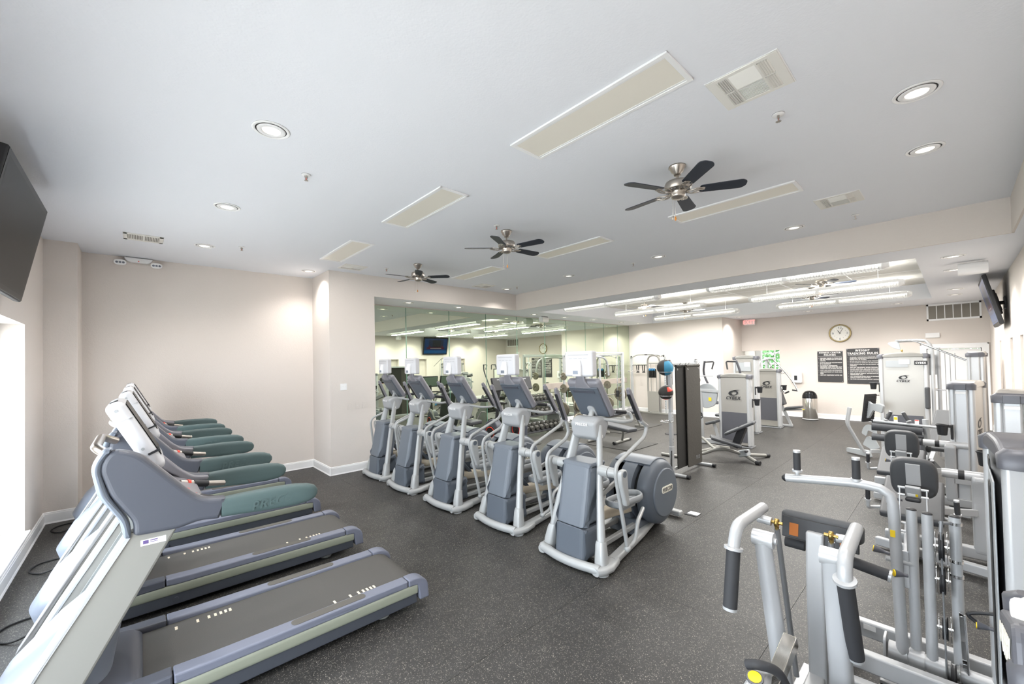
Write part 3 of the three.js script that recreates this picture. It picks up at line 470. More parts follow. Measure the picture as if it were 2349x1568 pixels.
// ---------- elliptical trainers ----------
{
  const E0 = 3.9;
  const t = thing('elliptical_trainer', 'silver and blue-grey elliptical trainer with white television in the diagonal row', 'elliptical', [E0, 0, 2.5], 0, 'elliptical trainers in a row');
  for (const s of [-1, 1]) {
    part(t, 'upright', loft([{ at: [3.06, 0.08, s * 0.305], w: 0.085, h: 0.085 }, { at: [3.08, 0.2, s * 0.292], w: 0.08, h: 0.08 }, { at: [3.2, 0.72, s * 0.205], w: 0.062, h: 0.1 }, { at: [3.33, 1.26, s * 0.125], w: 0.055, h: 0.085 }], 2.6), M.ellFrame);
    part(t, 'boot', loft([{ at: [3.055, 0.03, s * 0.31], w: 0.12, h: 0.12, dir: [0.2, 1, 0] }, { at: [3.062, 0.12, s * 0.304], w: 0.112, h: 0.112, dir: [0.2, 1, 0] }, { at: [3.08, 0.23, s * 0.29], w: 0.095, h: 0.095, dir: [0.2, 1, 0] }, { at: [3.09, 0.26, s * 0.286], w: 0.084, h: 0.086, dir: [0.2, 1, 0] }], 2.8), M.ellFrame);
    part(t, 'front_foot', [loft([{ at: [2.94, 0.045, s * 0.32], w: 0.08, h: 0.07 }, { at: [3.0, 0.045, s * 0.325], w: 0.15, h: 0.08 }, { at: [3.1, 0.045, s * 0.33], w: 0.16, h: 0.08 }, { at: [3.25, 0.05, s * 0.315], w: 0.11, h: 0.08 }], 2.6), rod([3.03, 0, s * 0.33], [3.03, 0.02, s * 0.33], 0.06)], M.ellFrame);
    part(t, 'side_rail', loft([{ at: [3.2, 0.055, s * 0.32], w: 0.1, h: 0.07 }, { at: [3.9, 0.06, s * 0.2], w: 0.09, h: 0.07 }, { at: [4.3, 0.07, s * 0.12], w: 0.08, h: 0.07 }], 3), M.ellFrame);
    part(t, 'inner_rail', bar([3.3, 0.1, s * 0.12], [4.15, 0.12, s * 0.1], 0.05, 0.05, 0.01), M.ellFrame);
    // swinging arm: near and far arms stand at opposite ends of the stroke
    const ph = s < 0 ? [[3.24, 0.86], [3.2, 0.93], [3.72, 1.13], [3.77, 1.23], [3.655, 1.29], [3.44, 1.615], [3.36, 0.14]] : [[3.22, 0.86], [3.12, 0.93], [3.42, 1.05], [3.48, 1.12], [3.44, 1.24], [3.28, 1.6], [3.2, 0.16]];
    const n = s * 0.385, p = (i) => [ph[i][0], ph[i][1], n];
    const arm = part(t, 'swing_arm', [pipe([p(6), [ph[1][0] - 0.01, ph[1][1] - 0.06, n], [ph[1][0] + 0.02, ph[1][1] + 0.02, n], p(2), p(3), p(4)], 0.0185, 0.07), pipe([p(3), p(4), p(5)], 0.0185, 0.08)], M.ellFrame);
    const gd = [ph[5][0] - ph[4][0], ph[5][1] - ph[4][1]], gl = Math.hypot(...gd), at = (k) => [ph[4][0] + gd[0] * k, ph[4][1] + gd[1] * k, n];
    part(arm, 'grip', loft([{ at: at(0.04), w: 0.038, h: 0.044 }, { at: at(0.1), w: 0.04, h: 0.05 }, { at: at(0.95), w: 0.04, h: 0.05 }, { at: at(1.03), w: 0.03, h: 0.034 }], 3), M.hoodTrim);
    part(arm, 'grip_pad', bar([at(0.1)[0] - 0.022, at(0.1)[1] - 0.013, n], [at(0.9)[0] - 0.022, at(0.9)[1] - 0.013, n], 0.034, 0.016, 0.006), M.blackPlastic);
    part(t, 'pivot_hub', [rod([3.22, 0.86, s * 0.2], [3.22, 0.86, s * 0.3], 0.052, 0.048, 20), rod([3.22, 0.86, s * 0.3], [3.23, 0.86, s * 0.37], 0.046, 0.046, 20)], M.ellFrame);
    const rk = part(t, 'rocker_cover', slab(outline([[3.19, 0.9], [3.29, 0.9], [3.295, 0.83], [3.32, 0.56], [3.27, 0.56], [3.19, 0.8]], 0.045), 0.05, s * 0.425, 0.014, 0, 3), M.ellFrame);
    part(rk, 'hub_cap', rod([3.242, 0.862, s * 0.445], [3.242, 0.862, s * 0.454], 0.03, 0.028, 18), M.ellBlueDark);
    const f = s < 0 ? 0 : 0.1;
    part(t, 'foot_link', [pipe([p(6), [ph[6][0] + 0.14, 0.17, n], [ph[6][0] + 0.19, 0.34 + f, n], [3.8, 0.38 + f, s * 0.3]], 0.019, 0.06), ball(0.032, 0.032, 0.032, ph[6][0], ph[6][1], n)], M.ellFrame);
    // pedal tray
    const pd = part(t, 'pedal', [slab(outline([[3.42, -0.078], [3.8, -0.09], [3.88, 0], [3.8, 0.09], [3.42, 0.078]], 0.05), 0.02, 0, 0.006, 0, 2).rotateX(Math.PI / 2).translate(0, 0, 0)], M.pedal);
    const rim = curve([[3.42, 0.03, -0.075], [3.6, 0.03, -0.088], [3.8, 0.03, -0.085], [3.87, 0.03, 0], [3.8, 0.03, 0.085], [3.6, 0.03, 0.088], [3.42, 0.03, 0.075], [3.39, 0.03, 0]], 0.017, 48, 8, true).scale(1, 1.9, 1).translate(0, -0.02, 0);
    part(pd, 'pedal_rim', rim, M.pedal);
    part(pd, 'tread', [...Array(8)].map((_, k) => box(0.006, 0.006, 0.13, 3.47 + k * 0.042, 0.012, 0)), M.ellGrey);
    part(pd, 'bracket', [box(0.24, 0.05, 0.06, 3.66, -0.04, 0, 0.012)], M.ellFrame);
    pd.position.set(0, 0.46 + f * 0.6, -s * 0.2); pd.rotation.z = 0;
    part(t, 'crank_link', bar([3.72, 0.4 + f * 0.5, s * 0.13], [4.3, s < 0 ? 0.4 : 0.62, s * 0.125], 0.03, 0.055, 0.008), M.ellFrame);
    // outer flywheel cover
    const dc = part(t, 'side_cover', lathe([[0, 0.2], [0.2, 0.2], [0.3, 0.185], [0.345, 0.15], [0.352, 0.1], [0.352, 0.05], [0.33, 0.045]], 40).rotateX(s * -Math.PI / 2).translate(4.28, 0.43, -s * 0.1), M.ellBlueDark);
    part(dc, 'cover_disc', lathe([[0, 0.012], [0.25, 0.01], [0.262, 0.002], [0.262, -0.02], [0, -0.02]], 40).rotateX(s * -Math.PI / 2).translate(4.29, 0.43, -s * 0.298), M.ellBlue);
    const bd = part(dc, 'badge', facing(slab(outline([[-0.12, -0.036], [0.12, -0.036], [0.12, 0.036], [-0.12, 0.036]], 0.036), 0.006, 0, 0.002), [4.3, 0.47, s * 0.314], s < 0 ? 180 : 0), M.badge, 'cream maker badge');
    part(bd, 'lettering', facing(text('PRECOR', 0.042, 0.0012), [4.3, 0.47, s * 0.3173], s < 0 ? 180 : 0), M.ink);
  }
  part(t, 'cap_shroud', slab([[3.21, 1.29, 0.03], [3.29, 1.345, 0.04], [3.43, 1.335, 0.05], [3.47, 1.27], [3.4, 1.13, 0.02], [3.31, 1.11, 0.02], [3.24, 1.15]], 0.3, 0, 0.03, 0.02, 4), M.ellGrey);
  part(t, 'cap_lettering', facing(text('PRECOR', 0.028, 0.0015), [3.207, 1.275, 0], 270), M.white);
  part(t, 'leg_cover', slab([[2.99, 0.36, 0.01], [3.1, 0.9, 0.01], [3.36, 0.9, 0.01], [3.27, 0.36, 0.01]], 0.35, 0, 0.06, 0.02, 5), M.ellBlue, 'tall blue-grey front cover');
  part(t, 'leg_cover_lid', slab([[3.1, 0.885], [3.115, 0.93, 0.03], [3.36, 0.93, 0.03], [3.355, 0.885]], 0.34, 0, 0.03, 0.01, 3), M.ellBlue);
  part(t, 'lower_cover', slab([[2.96, 0.06, 0.02], [2.985, 0.355, 0.006], [3.32, 0.355, 0.01], [3.33, 0.06, 0.02]], 0.36, 0, 0.055, 0.02, 5), M.ellBlueDark);
  part(t, 'front_bar', pipe([[2.98, 0.055, -0.34], [2.93, 0.055, -0.1], [2.93, 0.055, 0.1], [2.98, 0.055, 0.34]], 0.042, 0.12), M.ellFrame);
  part(t, 'ramp_beam', loft([{ at: [3.2, 0.36, 0], w: 0.14, h: 0.12 }, { at: [3.6, 0.32, 0], w: 0.13, h: 0.115 }, { at: [4.12, 0.26, 0], w: 0.13, h: 0.11 }], 2.6), M.mark, 'pale tan ramp beam');
  part(t, 'ramp_lift', bar([3.24, 0.62, 0], [3.5, 0.33, 0], 0.1, 0.05, 0.01), M.ellBlueDark);
  part(t, 'flywheel_core', rod([4.28, 0.43, -0.24], [4.28, 0.43, 0.24], 0.28, 0.28, 36), M.black);
  part(t, 'centre_cover', rod([4.28, 0.43, -0.08], [4.28, 0.43, 0.08], 0.352, 0.352, 44), M.ellBlue);
  { // top hood bridging the covers
    const s = new THREE.Shape(), a0 = R(30), a1 = R(118); s.absarc(4.28, 0.43, 0.362, a0, a1, false); s.absarc(4.28, 0.43, 0.335, a1, a0, true);
    part(t, 'top_hood', [new THREE.ExtrudeGeometry(s, { depth: 0.4, bevelEnabled: true, bevelSize: 0.004, bevelThickness: 0.02, bevelSegments: 3, curveSegments: 20 }).translate(0, 0, -0.2)], M.ellBlue);
  }
  part(t, 'wheel_stand', slab([[3.93, 0.3], [4.0, 0.52, 0.03], [4.08, 0.52, 0.03], [4.12, 0.12], [3.98, 0.12]], 0.1, 0, 0.012, 0.02, 3), M.ellBlue);
  part(t, 'warning_label', box(0.002, 0.028, 0.036, 3.9265, 0.5, -0.03), M.yellow);
  part(t, 'base_skirt', slab([[3.88, 0.02], [3.96, 0.17], [4.2, 0.14], [4.5, 0.1], [4.5, 0.03], [4.2, 0.05]], 0.34, 0, 0.012, 0.02, 3), M.ellBlueDark);
  part(t, 'rear_bar', [rod([4.4, 0.06, 0], [4.82, 0.055, 0], 0.04), bar([4.78, 0.05, -0.24], [4.78, 0.05, 0.24], 0.09, 0.06, 0.02)], M.ellFrame);
  part(t, 'mast', loft([{ at: [3.34, 1.28, 0], w: 0.075, h: 0.06 }, { at: [3.39, 1.4, 0], w: 0.045, h: 0.045 }, { at: [3.42, 1.48, 0], w: 0.04, h: 0.04 }], 2.2), M.ellFrame);
  const hb = part(t, 'handlebar', [-1, 1].map((s) => pipe([[3.36, 1.325, 0], [3.36, 1.325, s * 0.12], [3.55, 1.28, s * 0.245], [3.72, 1.28, s * 0.26], [3.7, 1.36, s * 0.24], [3.5, 1.385, s * 0.19]], 0.017, 0.06)), M.ellFrame);
  part(hb, 'hand_sensor', [-1, 1].map((s) => rod([3.64, 1.367, s * 0.223], [3.5, 1.385, s * 0.19], 0.0205)), M.blackPlastic);
  const tilt = R(34), C = [3.36, 1.525, 0];
  const cs = part(t, 'console', turn(box(0.085, 0.45, 0.4, 3.37, 1.525, 0, 0.05, 5), 0, 0, tilt, C), M.hoodTrim);
  part(cs, 'back_plate', turn(box(0.02, 0.36, 0.35, 3.322, 1.505, 0, 0.03, 4), 0, 0, tilt, C), M.ellBlueDark, 'blue-grey back plate');
  part(cs, 'handle_slot', turn(box(0.008, 0.035, 0.26, 3.31, 1.64, 0, 0.004), 0, 0, tilt, C), M.hood);
  part(cs, 'mast_socket', turn(slab(outline([[-0.045, -0.07], [0.045, -0.07], [0.045, 0.07], [-0.045, 0.07]], 0.04), 0.016, 0, 0.004).rotateY(-Math.PI / 2).translate(3.308, 1.39, 0), 0, 0, tilt, C), M.ellGrey);
  part(cs, 'display', turn(box(0.004, 0.26, 0.3, 3.415, 1.56, 0, 0.001), 0, 0, tilt, C), M.screen);
  part(t, 'television_neck', loft([{ at: [3.25, 1.64, 0], w: 0.2, h: 0.05, side: [0, 0, 1] }, { at: [3.215, 1.7, 0], w: 0.12, h: 0.045, side: [0, 0, 1] }, { at: [3.205, 1.76, 0], w: 0.1, h: 0.04, side: [0, 0, 1] }], 3), M.hoodTrim);
  const tv = part(t, 'television', box(0.085, 0.25, 0.34, 3.215, 1.868, 0, 0.022, 4), M.whitePlastic, 'white box television');
  part(tv, 'rear_bump', loft([{ at: [3.158, 1.75, 0], w: 0.1, h: 0.05, side: [0, 0, 1] }, { at: [3.156, 1.83, 0], w: 0.1, h: 0.05, side: [0, 0, 1] }, { at: [3.165, 1.9, 0], w: 0.07, h: 0.035, side: [0, 0, 1] }], 3.2), M.whiteGloss);
  part(tv, 'speaker_slots', [box(0.002, 0.006, 0.25, 3.1725, 1.955, 0), ...[-0.09, -0.03, 0.03, 0.09].map((n) => box(0.002, 0.004, 0.045, 3.1725, 1.922, n))], M.ellGrey);
  part(tv, 'rating_label', box(0.002, 0.035, 0.06, 3.1298, 1.785, 0), M.cowl);
  part(tv, 'screen', box(0.004, 0.19, 0.28, 3.257, 1.868, 0), M.screen);
  part(t, 'upright_sticker', box(0.02, 0.03, 0.001, 3.31, 1.16, -0.168), M.white);
  shift(t, E0);
  for (const o of t.children) if (o.name === 'pedal') { /* moved with its group */ }
  t.position.copy(V([E0, 0, 2.5]));
  t.userData.label = 'silver and blue-grey elliptical trainer, fifth from the column beside the mirror';
  [[3.64, 0.06], [4.68, -0.03], [5.74, -0.06], [6.7, -0.05]].forEach(([n, d], i) => copy(t, [E0 + d, 0, n], undefined, 'silver and blue-grey elliptical trainer, ' + ['fourth', 'third', 'second', 'first'][i] + ' from the column beside the mirror'));
}
// floor socket plate behind the nearest trainer
{ const o = thing('floor_socket', 'small white floor socket plate behind the elliptical by the mat rack', 'socket', [4.99, 0, 2.22]); part(o, 'frame', box(0.15, 0.006, 0.15, 0, 0.003, 0, 0.002), M.ink); part(o, 'plate', box(0.1, 0.006, 0.12, 0.01, 0.007, -0.01, 0.002), M.white); }
// ---------- strength machines ----------
const SM = (label, at, name = 'weight_machine', cat = 'weight machine') => thing(name, label, cat, at);
function logo(w) {                                     // eye-shaped swoosh over the maker's name, drawn round 0,0
  const a = w * 0.36, b = w * 0.2, s = new THREE.Shape();
  s.absellipse(0, 0, a, b, 0, 2 * Math.PI, false, 0.16);
  const h = new THREE.Path(); h.absellipse(a * 0.12, -b * 0.02, a * 0.52, b * 0.68, 0, 2 * Math.PI, true, 0.16); s.holes.push(h);
  const tail = new THREE.Shape(); tail.moveTo(-a * 0.3, b * 0.86); tail.quadraticCurveTo(a * 0.5, b * 1.45, a * 1.45, b * 1.25); tail.quadraticCurveTo(a * 0.6, b * 1.15, a * 0.2, b * 0.6);
  const o = { depth: 0.0015, bevelEnabled: false, curveSegments: 14 };
  return [new THREE.ExtrudeGeometry(s, o).translate(0, w * 0.27, 0), new THREE.ExtrudeGeometry(tail, o).translate(0, w * 0.27, 0), text('CYBEX', w * 0.25, 0.0015).applyMatrix4(new THREE.Matrix4().makeShear(0, 0, 0.18, 0, 0, 0)).translate(0, -w * 0.12, 0)];
}
// weight tower standing at [e, n], its long side along azimuth az
function tower(t, e, n, az, h, o = {}) {
  const L = o.L ?? 0.58, D = o.D ?? 0.24, m = new THREE.Matrix4().makeRotationY(R(90 - az)).setPosition(e, 0, -n), P = (name, gs, mt, lb) => part(t, name, join([gs]).applyMatrix4(m), mt, lb);
  P('tower_base', [box(L + 0.06, 0.03, D + 0.05, 0, 0.015, 0, 0.008)], M.steelDark);
  for (const s of [-1, 1]) {
    P('end_column', [box(0.05, h - 0.06, D * 0.52, s * (L / 2 - 0.005), h / 2, 0, 0.018, 3), box(0.06, h - 0.07, D * 0.27, s * (L / 2 - 0.022), h / 2, D * 0.37, 0.022, 3), box(0.06, h - 0.07, D * 0.27, s * (L / 2 - 0.022), h / 2, -D * 0.37, 0.022, 3)], M.alu, 'ribbed aluminium column');
    P('corner_cap', [loft([{ at: [s * (L / 2 - 0.015), h - 0.08, 0], w: D + 0.03, h: 0.1, dir: [0, 1, 0], side: [0, 0, 1] }, { at: [s * (L / 2 - 0.012), h - 0.02, 0], w: D + 0.035, h: 0.105, dir: [0, 1, 0], side: [0, 0, 1] }, { at: [s * (L / 2 - 0.03), h + 0.005, 0], w: D - 0.02, h: 0.07, dir: [0, 1, 0], side: [0, 0, 1] }], 3.4), box(0.012, 0.07, D * 0.45, s * (L / 2 + 0.04), h - 0.045, 0, 0.004)], M.cap, 'dark grey corner cap');
  }
  for (const s of [-1, 1]) P('side_panel', box(L - 0.1, h - 0.1, 0.012, 0, h / 2, s * (D / 2 - 0.02), 0.004), o.panel ?? M.panel);
  P('arched_top', slab([[-L / 2 + 0.03, h - 0.06, 0.01], [-L / 2 + 0.03, h - 0.012, 0.04], [-L * 0.22, h + 0.025, 0.14], [L * 0.22, h + 0.025, 0.14], [L / 2 - 0.03, h - 0.012, 0.04], [L / 2 - 0.03, h - 0.06, 0.01]], D + 0.008, 0, 0.018, 0.02, 3, 10), o.top ?? M.silver);
  for (const s of o.logo ?? [-1]) P('maker_logo', logo(o.lw ?? 0.2).map((g) => s < 0 ? g.translate(0, o.lh ?? h * 0.68, D / 2 - 0.0135) : g.rotateY(Math.PI).translate(0, o.lh ?? h * 0.68, -D / 2 + 0.0135)), M.ink, 'black maker logo');
  if (o.sticker) P('sticker', box(0.001, 0.03, 0.09, -L / 2 - 0.0305, h - 0.115, 0), M.white);
  if (o.stack) {                                       // weight stack behind the panel opening, on the -z / +z side
    const s = o.stack;
    P('stack_window', box(L * 0.5, h - 0.3, 0.006, 0, h / 2, -s * (D / 2 - 0.006)), M.greyPlate);
    const sk = P('weight_stack', [...Array(14)].map((_, k) => box(L * 0.32, 0.027, 0.012, 0, 0.16 + k * 0.03, -s * (D / 2 + 0.003), 0.003)), M.black);
    part(sk, 'selector_pin', join([box(0.022, 0.022, 0.03, 0.02, 0.5, -s * (D / 2 + 0.014), 0.004)]).applyMatrix4(m), M.yellow);
    P('guide_rod', [rod([0, 0.58, -s * (D / 2 + 0.004)], [0, h - 0.25, -s * (D / 2 + 0.004)], 0.005), box(0.04, 0.07, 0.02, 0, 0.6, -s * (D / 2 + 0.004), 0.004)], M.black);
  }
}
function cupHolder(t, at, az) {                        // black cup on a clip, hung beyond a tower end
  const m = new THREE.Matrix4().makeRotationY(R(90 - az)).setPosition(at[0], at[1], -at[2]);
  const c = part(t, 'cup_holder', [lathe([[0.036, -0.11], [0.042, -0.105], [0.052, 0], [0.06, 0.012], [0.06, 0.022], [0.05, 0.022], [0.05, 0.01], [0.036, -0.1]], 22).translate(0.085, 0, 0), box(0.05, 0.03, 0.05, 0.02, 0.0, 0, 0.008), box(0.014, 0.18, 0.045, 0.0, -0.07, 0, 0.006)].map((g) => g.applyMatrix4(m)), M.blackPlastic, 'black cup holder');
  return c;
}
const gripOn = (t, a, b, r = 0.021, parent) => {       // foam grip with bright rings at both ends
  const d = dist(a, b), at = (k) => [a[0] + (b[0] - a[0]) * k / d, a[1] + (b[1] - a[1]) * k / d, a[2] + (b[2] - a[2]) * k / d];
  const g = part(parent ?? t, 'grip', [rod(at(0.004), at(d - 0.014), r, r, 18)], M.grip, 'black foam grip');
  part(parent ?? t, 'grip_ring', rod(at(-0.008), at(0.006), r * 1.35, r * 1.35, 20), M.alu); part(parent ?? t, 'grip_end', rod(at(d - 0.014), at(d), r * 1.02, r * 0.98, 18), M.alu);
  return g;
};
const plug = (t, a, r, up = 0.012) => part(t, 'tube_cap', ball(r * 0.96, up, r * 0.96, a[0], a[1], a[2]), M.blackPlastic);
function pulley(t, at, r, az = 0, w = 0.03) {           // cable wheel between two guard plates, its axle along azimuth az
  const m = new THREE.Matrix4().makeRotationY(R(-az)).setPosition(at[0], at[1], -at[2]);
  const p = part(t, 'pulley', join([lathe([[0.01, -0.011], [r, -0.011], [r * 0.9, -0.003], [r * 0.9, 0.003], [r, 0.011], [0.01, 0.011]], 28).rotateX(Math.PI / 2)]).applyMatrix4(m), M.blackPlastic);
  part(p, 'guard_plate', join([-1, 1].map((s) => slab(outline([[-r * 0.5, -r * 1.15], [r * 0.5, -r * 1.15], [r * 0.8, 0], [r * 0.5, r * 1.15], [-r * 0.5, r * 1.15], [-r * 0.8, 0]], r * 0.4), 0.003, s * w / 2, 0.001)).concat([rod([0, 0, -w / 2 - 0.008], [0, 0, w / 2 + 0.008], 0.008)])).applyMatrix4(m), M.chrome);
  return p;
}
const knobOn = (t, a, b, face = M.yellow) => { const k = part(t, 'pull_knob', [rod(a, [(a[0] * 2 + b[0]) / 3, (a[1] * 2 + b[1]) / 3, (a[2] * 2 + b[2]) / 3], 0.009), rod([(a[0] * 2 + b[0]) / 3, (a[1] * 2 + b[1]) / 3, (a[2] * 2 + b[2]) / 3], b, 0.01, 0.021)], M.cap); const d = dist(a, b), q = (i) => b[i] + (b[i] - a[i]) / d * 0.004; part(k, 'knob_face', rod(b, [q(0), q(1), q(2)], 0.018), face); };

{ // lever-arm machine with four upright tubes
  const t = SM('silver lever-arm machine with two long black grips and four capped upright tubes', [2.9, 0, 0.4]);
  tower(t, 3.02, -0.275, 86, 1.48, { L: 0.56, D: 0.34, logo: [], panel: M.steelDark, top: M.cap });
  part(t, 'slot_plate', box(0.4, 1.0, 0.006, 3.02, 0.82, -0.102, 0.003), M.greyPlate);
  part(t, 'slot_edge', slab(outline([[2.98, 0.3], [3.12, 0.3], [3.12, 1.28], [2.98, 1.28]], 0.06), 0.004, -0.096, 0.001), M.black);
  part(t, 'tower_nameplate', box(0.14, 0.05, 0.004, 3.05, 1.37, -0.098, 0.002), M.black);
  const T1 = part(t, 'bent_handle_tube', [pipe([[3.25, 0.17, 0.25], [3.25, 1.1, 0.27], [3.25, 1.115, 0.42], [3.25, 1.075, 0.8]], 0.027, 0.14, 18)], M.steel);
  plug(T1, [3.25, 1.075, 0.8], 0.027, 0.025);
  for (const n of [0.735, 0.43]) { gripOn(t, [3.25, 1.135, n], [3.25, 1.27, n], 0.021); part(t, 'grip_stud', rod([3.25, 1.09, n], [3.25, 1.13, n], 0.012), M.alu); }
  for (const [e, n] of [[3.29, 0.195], [3.26, 0.13], [3.3, 0.025]]) { const u = part(t, 'upright_tube', rod([e, 0.17, n], [e, 1.0, n], 0.024, 0.024, 20), M.steel); part(u, 'tube_cap', ball(0.0235, 0.011, 0.0235, e, 1.0, n), M.blackPlastic); }
  part(t, 'axle_tube', [rod([3.27, 0.16, 0.31], [3.27, 0.16, 0.23], 0.05, 0.05, 22), rod([3.27, 0.16, 0.222], [3.27, 0.16, 0.16], 0.05, 0.05, 22), rod([3.27, 0.16, 0.152], [3.27, 0.16, 0.06], 0.05, 0.05, 22), rod([3.27, 0.16, 0.31], [3.27, 0.16, -0.12], 0.042, 0.042, 20)], M.steel);
  part(t, 'end_plate', [slab([[3.2, 0.02], [3.33, 0.02], [3.32, 0.24], [3.22, 0.24]], 0.012, 0.325, 0.002, 0.02), slab([[3.16, 0.0], [3.42, 0.0], [3.42, 0.02], [3.16, 0.02]], 0.25, 0.22, 0.003, 0.005)], M.steel);
  part(t, 'frame_beam', [bar([3.5, 0.12, 0.62], [3.5, 0.12, -0.16], 0.06, 0.1, 0.012), bar([2.92, 0.16, 0.56], [3.5, 0.16, 0.5], 0.05, 0.08, 0.01), bar([2.98, 0.2, 0.5], [3.05, 0.17, -0.18], 0.06, 0.1, 0.012), bar([2.86, 0.1, 0.46], [2.9, 0.1, -0.16], 0.06, 0.1, 0.012), bar([2.45, 0.05, 0.58], [3.2, 0.05, 0.58], 0.08, 0.08, 0.012), pipe([[3.27, 0.14, -0.08], [3.3, 0.1, -0.2], [3.3, 0.08, -0.4]], 0.05, 0.1)], M.steel);
  part(t, 'serial_plate', box(0.002, 0.03, 0.06, 3.469, 0.14, 0.42), M.white);
  for (const [u, n, r] of [[0.84, 0.078, 0.075], [0.66, 0.078, 0.075], [0.4, 0.075, 0.06], [0.14, 0.05, 0.075]]) pulley(t, [3.24, u, n], r, 0, 0.045);
  part(t, 'cable', [rod([3.18, 0.1, 0.075], [3.2, 0.94, 0.078], 0.004), rod([3.2, 0.93, 0.078], [3.22, 0.985, 0.075], 0.008), rod([3.22, 0.975, 0.08], [3.3, 0.965, 0.025], 0.008)], M.steelDark);
  for (const u of [0.965, 0.76, 0.68]) part(t, 'tube_strap', rod([3.3, u - 0.008, 0.025], [3.3, u + 0.008, 0.025], 0.028, 0.028, 20), M.chrome);
  part(t, 'cam_bar', [bar([3.25, 0.08, 0.0], [3.26, 0.5, 0.01], 0.012, 0.03, 0.004)], M.chrome);
  knobOn(t, [3.25, 0.73, 0.29], [3.25, 0.74, 0.36]); part(t, 'adjust_pin', [rod([3.25, 0.7, 0.31], [3.28, 0.69, 0.19], 0.014), bar([3.27, 0.55, 0.225], [3.27, 0.76, 0.225], 0.03, 0.012, 0.004)], M.steel);
  part(t, 'warning_label', box(0.003, 0.04, 0.022, 3.2225, 0.86, 0.272, 0.001), M.yellow);
  // pad on its bent post
  part(t, 'pad_post', [slab([[2.83, 0.0], [2.83, 0.62, 0.1], [2.86, 0.88, 0.01], [2.94, 0.88, 0.01], [2.92, 0.62, 0.1], [2.92, 0.0]], 0.085, 0.575, 0.012, 0.02, 3), box(0.3, 0.02, 0.1, 2.86, 0.01, 0.63, 0.004)], M.steel);
  const pd = part(t, 'chest_pad', turn(box(0.085, 0.11, 0.39, 2.955, 0.9, 0.56, 0.03, 4), 0, 0, R(-14), [2.955, 0.9, 0.56]), M.pad, 'grey vinyl pad');
  part(pd, 'pad_board', turn(box(0.02, 0.12, 0.36, 2.908, 0.86, 0.56, 0.004), 0, 0, R(-14), [2.955, 0.9, 0.56]), M.blackPlastic);
  for (const n of [0.68, 0.44]) part(pd, 'cork_strip', turn(box(0.004, 0.07, 0.045, 2.897, 0.85, n), 0, 0, R(-14), [2.955, 0.9, 0.56]), M.cork, 'brown cork strip');
  part(t, 'foam_roller', rod([2.95, 0.74, 0.42], [2.95, 0.72, 0.27], 0.03, 0.03, 18), M.grip); part(t, 'foam_roller', rod([2.95, 0.76, 0.74], [2.95, 0.76, 0.64], 0.03, 0.03, 18), M.grip);
  part(t, 'roller_ring', rod([2.95, 0.719, 0.272], [2.95, 0.717, 0.26], 0.031), M.alu);
  knobOn(t, [3.0, 0.725, 0.2], [2.98, 0.73, 0.25]);
  // lever posts
  for (const [n0, n1, hub] of [[0.66, 0.735, 0.73], [0.415, 0.43, 0.43]]) {
    part(t, 'lever_post', [loft([{ at: [2.57, 0.0, n0], w: 0.1, h: 0.085 }, { at: [2.535, 0.45, (n0 + n1) / 2], w: 0.095, h: 0.08 }, { at: [2.5, 0.9, n1], w: 0.088, h: 0.075 }], 2.6)], M.steel);
    part(t, 'pivot_hub', [rod([2.5, 0.915, hub - 0.05], [2.5, 0.915, hub + 0.05], 0.042, 0.042, 24), rod([2.5, 0.915, hub - 0.062], [2.5, 0.915, hub - 0.05], 0.016)], M.alu);
  }
  const lv1 = part(t, 'swing_lever', pipe([[2.8, 0.985, 0.815], [2.39, 0.99, 0.825], [2.335, 0.9, 0.825], [2.275, 0.6, 0.83]], 0.03, 0.1, 18), M.steel);
  gripOn(t, [2.333, 0.885, 0.825], [2.27, 0.585, 0.83], 0.034, lv1);
  part(lv1, 'lever_boss', rod([2.7, 0.95, 0.815], [2.7, 0.945, 0.745], 0.024), M.alu);
  const lv2 = part(t, 'swing_lever', pipe([[2.86, 0.965, 0.385], [2.44, 0.955, 0.375], [2.4, 0.87, 0.372], [2.535, 0.46, 0.36]], 0.03, 0.1, 18), M.steel);
  gripOn(t, [2.402, 0.86, 0.372], [2.54, 0.44, 0.36], 0.034, lv2);
  part(lv2, 'lever_boss', rod([2.72, 0.94, 0.385], [2.72, 0.935, 0.45], 0.022), M.alu);
  for (const [n, m] of [[0.72, 0.66], [0.47, 0.5]]) { const rd = part(t, 'push_rod', rod([2.71, 0.91, n], [2.76, 0.08, m], 0.014, 0.014, 12), M.steelDark); part(rd, 'rod_end', [lathe([[0.009, -0.009], [0.023, -0.009], [0.023, 0.009], [0.009, 0.009], [0.009, -0.009]], 18).rotateX(Math.PI / 2).translate(2.705, 0.945, -n), rod([2.708, 0.9, n], [2.705, 0.925, n], 0.011), rod([2.705, 0.945, n - 0.03], [2.705, 0.945, n + 0.03], 0.009)], M.brass, 'brass rod end'); }
  // seat slide and its dial
  part(t, 'seat_slide', [bar([2.12, 0.36, 0.615], [2.43, 0.47, 0.6], 0.06, 0.06, 0.004)], M.raw, 'bare brushed steel slide');
  part(t, 'seat_guide', [bar([2.2, 0.02, 0.6], [2.2, 0.36, 0.615], 0.07, 0.09, 0.01), box(0.22, 0.16, 0.09, 2.12, 0.34, 0.655, 0.03, 3)], M.steel);
  part(t, 'seat_handle', curve([[2.13, 0.44, 0.71], [2.13, 0.462, 0.665], [2.18, 0.44, 0.6], [2.22, 0.36, 0.57]], 0.021, 20, 10), M.grip);
